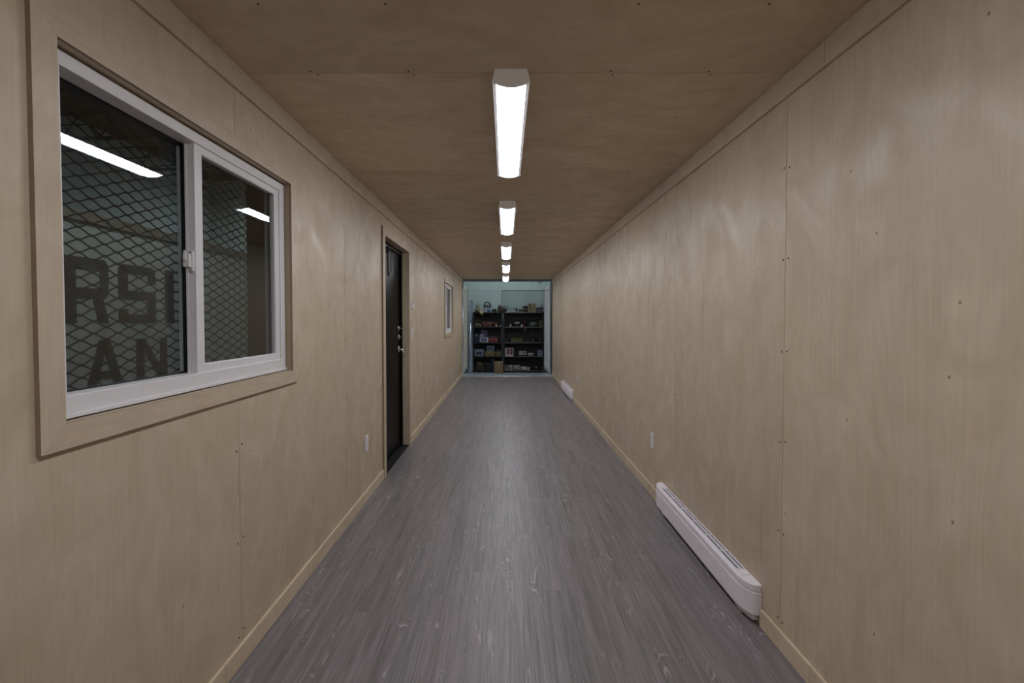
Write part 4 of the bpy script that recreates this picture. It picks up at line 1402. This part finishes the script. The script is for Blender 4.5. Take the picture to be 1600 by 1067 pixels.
# --- fourth shelf
tote('clear_tote', 'milky plastic tote with a dark label at the end of the fourth shelf', 243, 332, 1, 0.205, clear, clear, fill=navy)
carton('olive_carton', 'olive cardboard carton under the small clear tote', 340, 432, 1, 0.150, card_d, tp=True)
tote('small_clear_tote', 'small bluish clear tote on top of the olive carton', 357, 430, 1, 0.145, C('bluish_clear_plastic', 0.22, 0.27, 0.36, 0.3), None, lift=0.1515, fill=C('ink_blue_card', 0.045, 0.055, 0.11))
carton('open_carton', 'brown carton topped with loose papers near the middle posts', 436, 502, 1, 0.135, C('dull_card', 0.17, 0.125, 0.07, 0.85))
o = thing('loose_papers', 'crumpled pale papers on the brown carton', 'papers', (zx(472), SY0 + 0.15, SHZ[1] + 0.1375))
for i, (dx, an, tl) in enumerate(((-0.02, 0.3, 6), (0.03, -0.4, -9), (0.0, 0.1, 13))):
    MB().box(-0.06, 0.06, -0.05, 0.05, 0, 0.002, Matrix.Translation((dx * 0.7, -0.01 * i, 0.010 + 0.010 * i)) @ Matrix.Rotation(an, 4, 'Z') @ Matrix.Rotation(R_(tl * 0.5), 4, 'Y')).build('sheet', paper if i != 1 else cream, o)
carton('red_white_box', 'white box with dark red panels standing on the fourth shelf', 528, 606, 1, 0.245, C('pinkish_white_card', 0.62, 0.56, 0.60), dy=0.10, d=0.15, tp=False,
       prints=((dred, 0.20, 0.44, 0.22, 0.97), (dred, 0.64, 0.90, 0.22, 0.97), (C('mauve_print', 0.30, 0.17, 0.22), 0.47, 0.61, 0.35, 0.95)))
carton('printed_carton', 'small white printed carton tilted on the fourth shelf', 655, 722, 1, 0.115, C('greenish_white_card', 0.50, 0.54, 0.52), dy=0.12, d=0.13, tp=False, rz=R_(7), lift=0.036,
       prints=((greyp, 0.08, 0.14, 0.1, 0.9), (greyp, 0.22, 0.28, 0.1, 0.9), (olive, 0.55, 0.78, 0.25, 0.85)))
o = thing('wooden_block', 'dark block under the tilted white carton', 'block', (zx(690), SY0 + 0.12, SHZ[1] + 0.001))
MB().box(-0.10, 0.10, -0.055, 0.055, 0, 0.0335).build('block', olive, o, 0.003, 1)
MB().box(-0.101, 0.101, -0.0565, -0.0552, 0.012, 0.020).build('edge_strip', brown, o)
coil('cord_coil', 'oval coil of white cord on the fourth shelf', 733, 803, 1, 0.013, C('offwhite_cord', 0.46, 0.45, 0.40), 4, 0.10, 'cord')
tote('blue_white_tote', 'pale blue tote with a lid at the far end of the fourth shelf', 828, 882, 1, 0.185, C('pale_blue_plastic', 0.26, 0.28, 0.40), C('slate_lid', 0.10, 0.13, 0.20), dy=0.13)

# --- bottom shelf
carton('dark_carton', 'dark carton with a slip of paper on the bottom shelf', 258, 334, 0, 0.22, C('dark_olive_card', 0.075, 0.06, 0.03, 0.85), dy=0.18)
o = thing('paper_slip', 'bright slip of paper on top of the dark carton', 'paper', (zx(288), SY0 + 0.10, SHZ[0] + 0.2225))
MB().box(-0.06, 0.06, -0.035, 0.035, 0.0, 0.002, Matrix.Rotation(0.25, 4, 'Z')).build('sheet', paper, o)
MB().box(-0.05, 0.04, -0.025, 0.03, 0.0022, 0.004, Matrix.Rotation(-0.1, 4, 'Z')).build('sheet', cream, o)
tote('black_tote', 'black tote between the dark carton and the navy case', 342, 398, 0, 0.24, black, black)
carton('navy_case', 'upright navy case beside the brown carton on the floor', 400, 430, 0, 0.33, navy, tp=False, cat='case')
o = carton('floor_carton', 'brown cardboard carton standing on the floor before the shelving', 429, 511, 0, 0.335, card, dy=-0.14, d=0.22, lab=(C('faded_print', 0.27, 0.15, 0.09), 0.05, 0.95, 0.16, 0.24))
o.location.z = FZ + 0.001
G3 = 'cartons on the bottom shelf'
carton('small_carton', 'grey and dark carton by the middle posts on the bottom shelf', 526, 562, 0, 0.145, C('bluish_grey_card', 0.30, 0.32, 0.34), dy=0.09, d=0.12, tp=False, prints=((black, 0.35, 0.75, 0.35, 0.95),))
can('paint_can', 'pale paint can on the bottom shelf', 566, 602, 0, 0.160, C('greyed_white_paint', 0.50, 0.52, 0.49), steel, dy=0.08, band=C('olive_band', 0.28, 0.28, 0.18))
carton('striped_carton', 'white carton with dark marks beside the paint can', 608, 664, 0, 0.145, C('greyed_white_card', 0.46, 0.49, 0.48), dy=0.10, d=0.12, tp=False, prints=((black, 0.16, 0.26, 0.5, 0.9), (olive, 0.02, 0.98, 0.03, 0.32), (black, 0.62, 0.86, 0.55, 0.75)))
carton('low_white_box', 'low white box with a blue base on the bottom shelf', 670, 728, 0, 0.105, C('cool_white_card', 0.50, 0.51, 0.56), dy=0.09, d=0.13, tp=False, prints=((navy, 0.0, 1.0, 0.0, 0.22), (burl, 0.0, 0.25, 0.3, 0.95)))
carton('lilac_box', 'small lilac-grey box next to the low white box', 731, 760, 0, 0.095, C('lilac_grey_card', 0.30, 0.29, 0.34), dy=0.08, d=0.10, tp=False, prints=((white, 0.2, 0.7, 0.3, 0.8),))
o = thing('duffel_bag', 'dark slumped duffel bag at the far end of the bottom shelf', 'bag', (zx(812), SY0 + 0.16, SHZ[0] + 0.001))
blob([(0.09, 0.0), (0.13, 0.03), (0.135, 0.10), (0.10, 0.165), (0.03, 0.19)], 16, 0.07, 12, 1.0, 0.75).build('body', C('dark_brown_canvas', 0.022, 0.017, 0.014, 0.85), o, smooth=True)
MB().tube([(-0.06, -0.06, 0.14), (-0.04, -0.085, 0.185), (0.04, -0.085, 0.185), (0.06, -0.06, 0.14)], 0.008, 8).build('handle', black, o, smooth=True)
MB().lathe([(0.012, -0.006), (0.012, 0.0)], 12, (0.025, -0.100, 0.085), 1).build('badge', white, o)
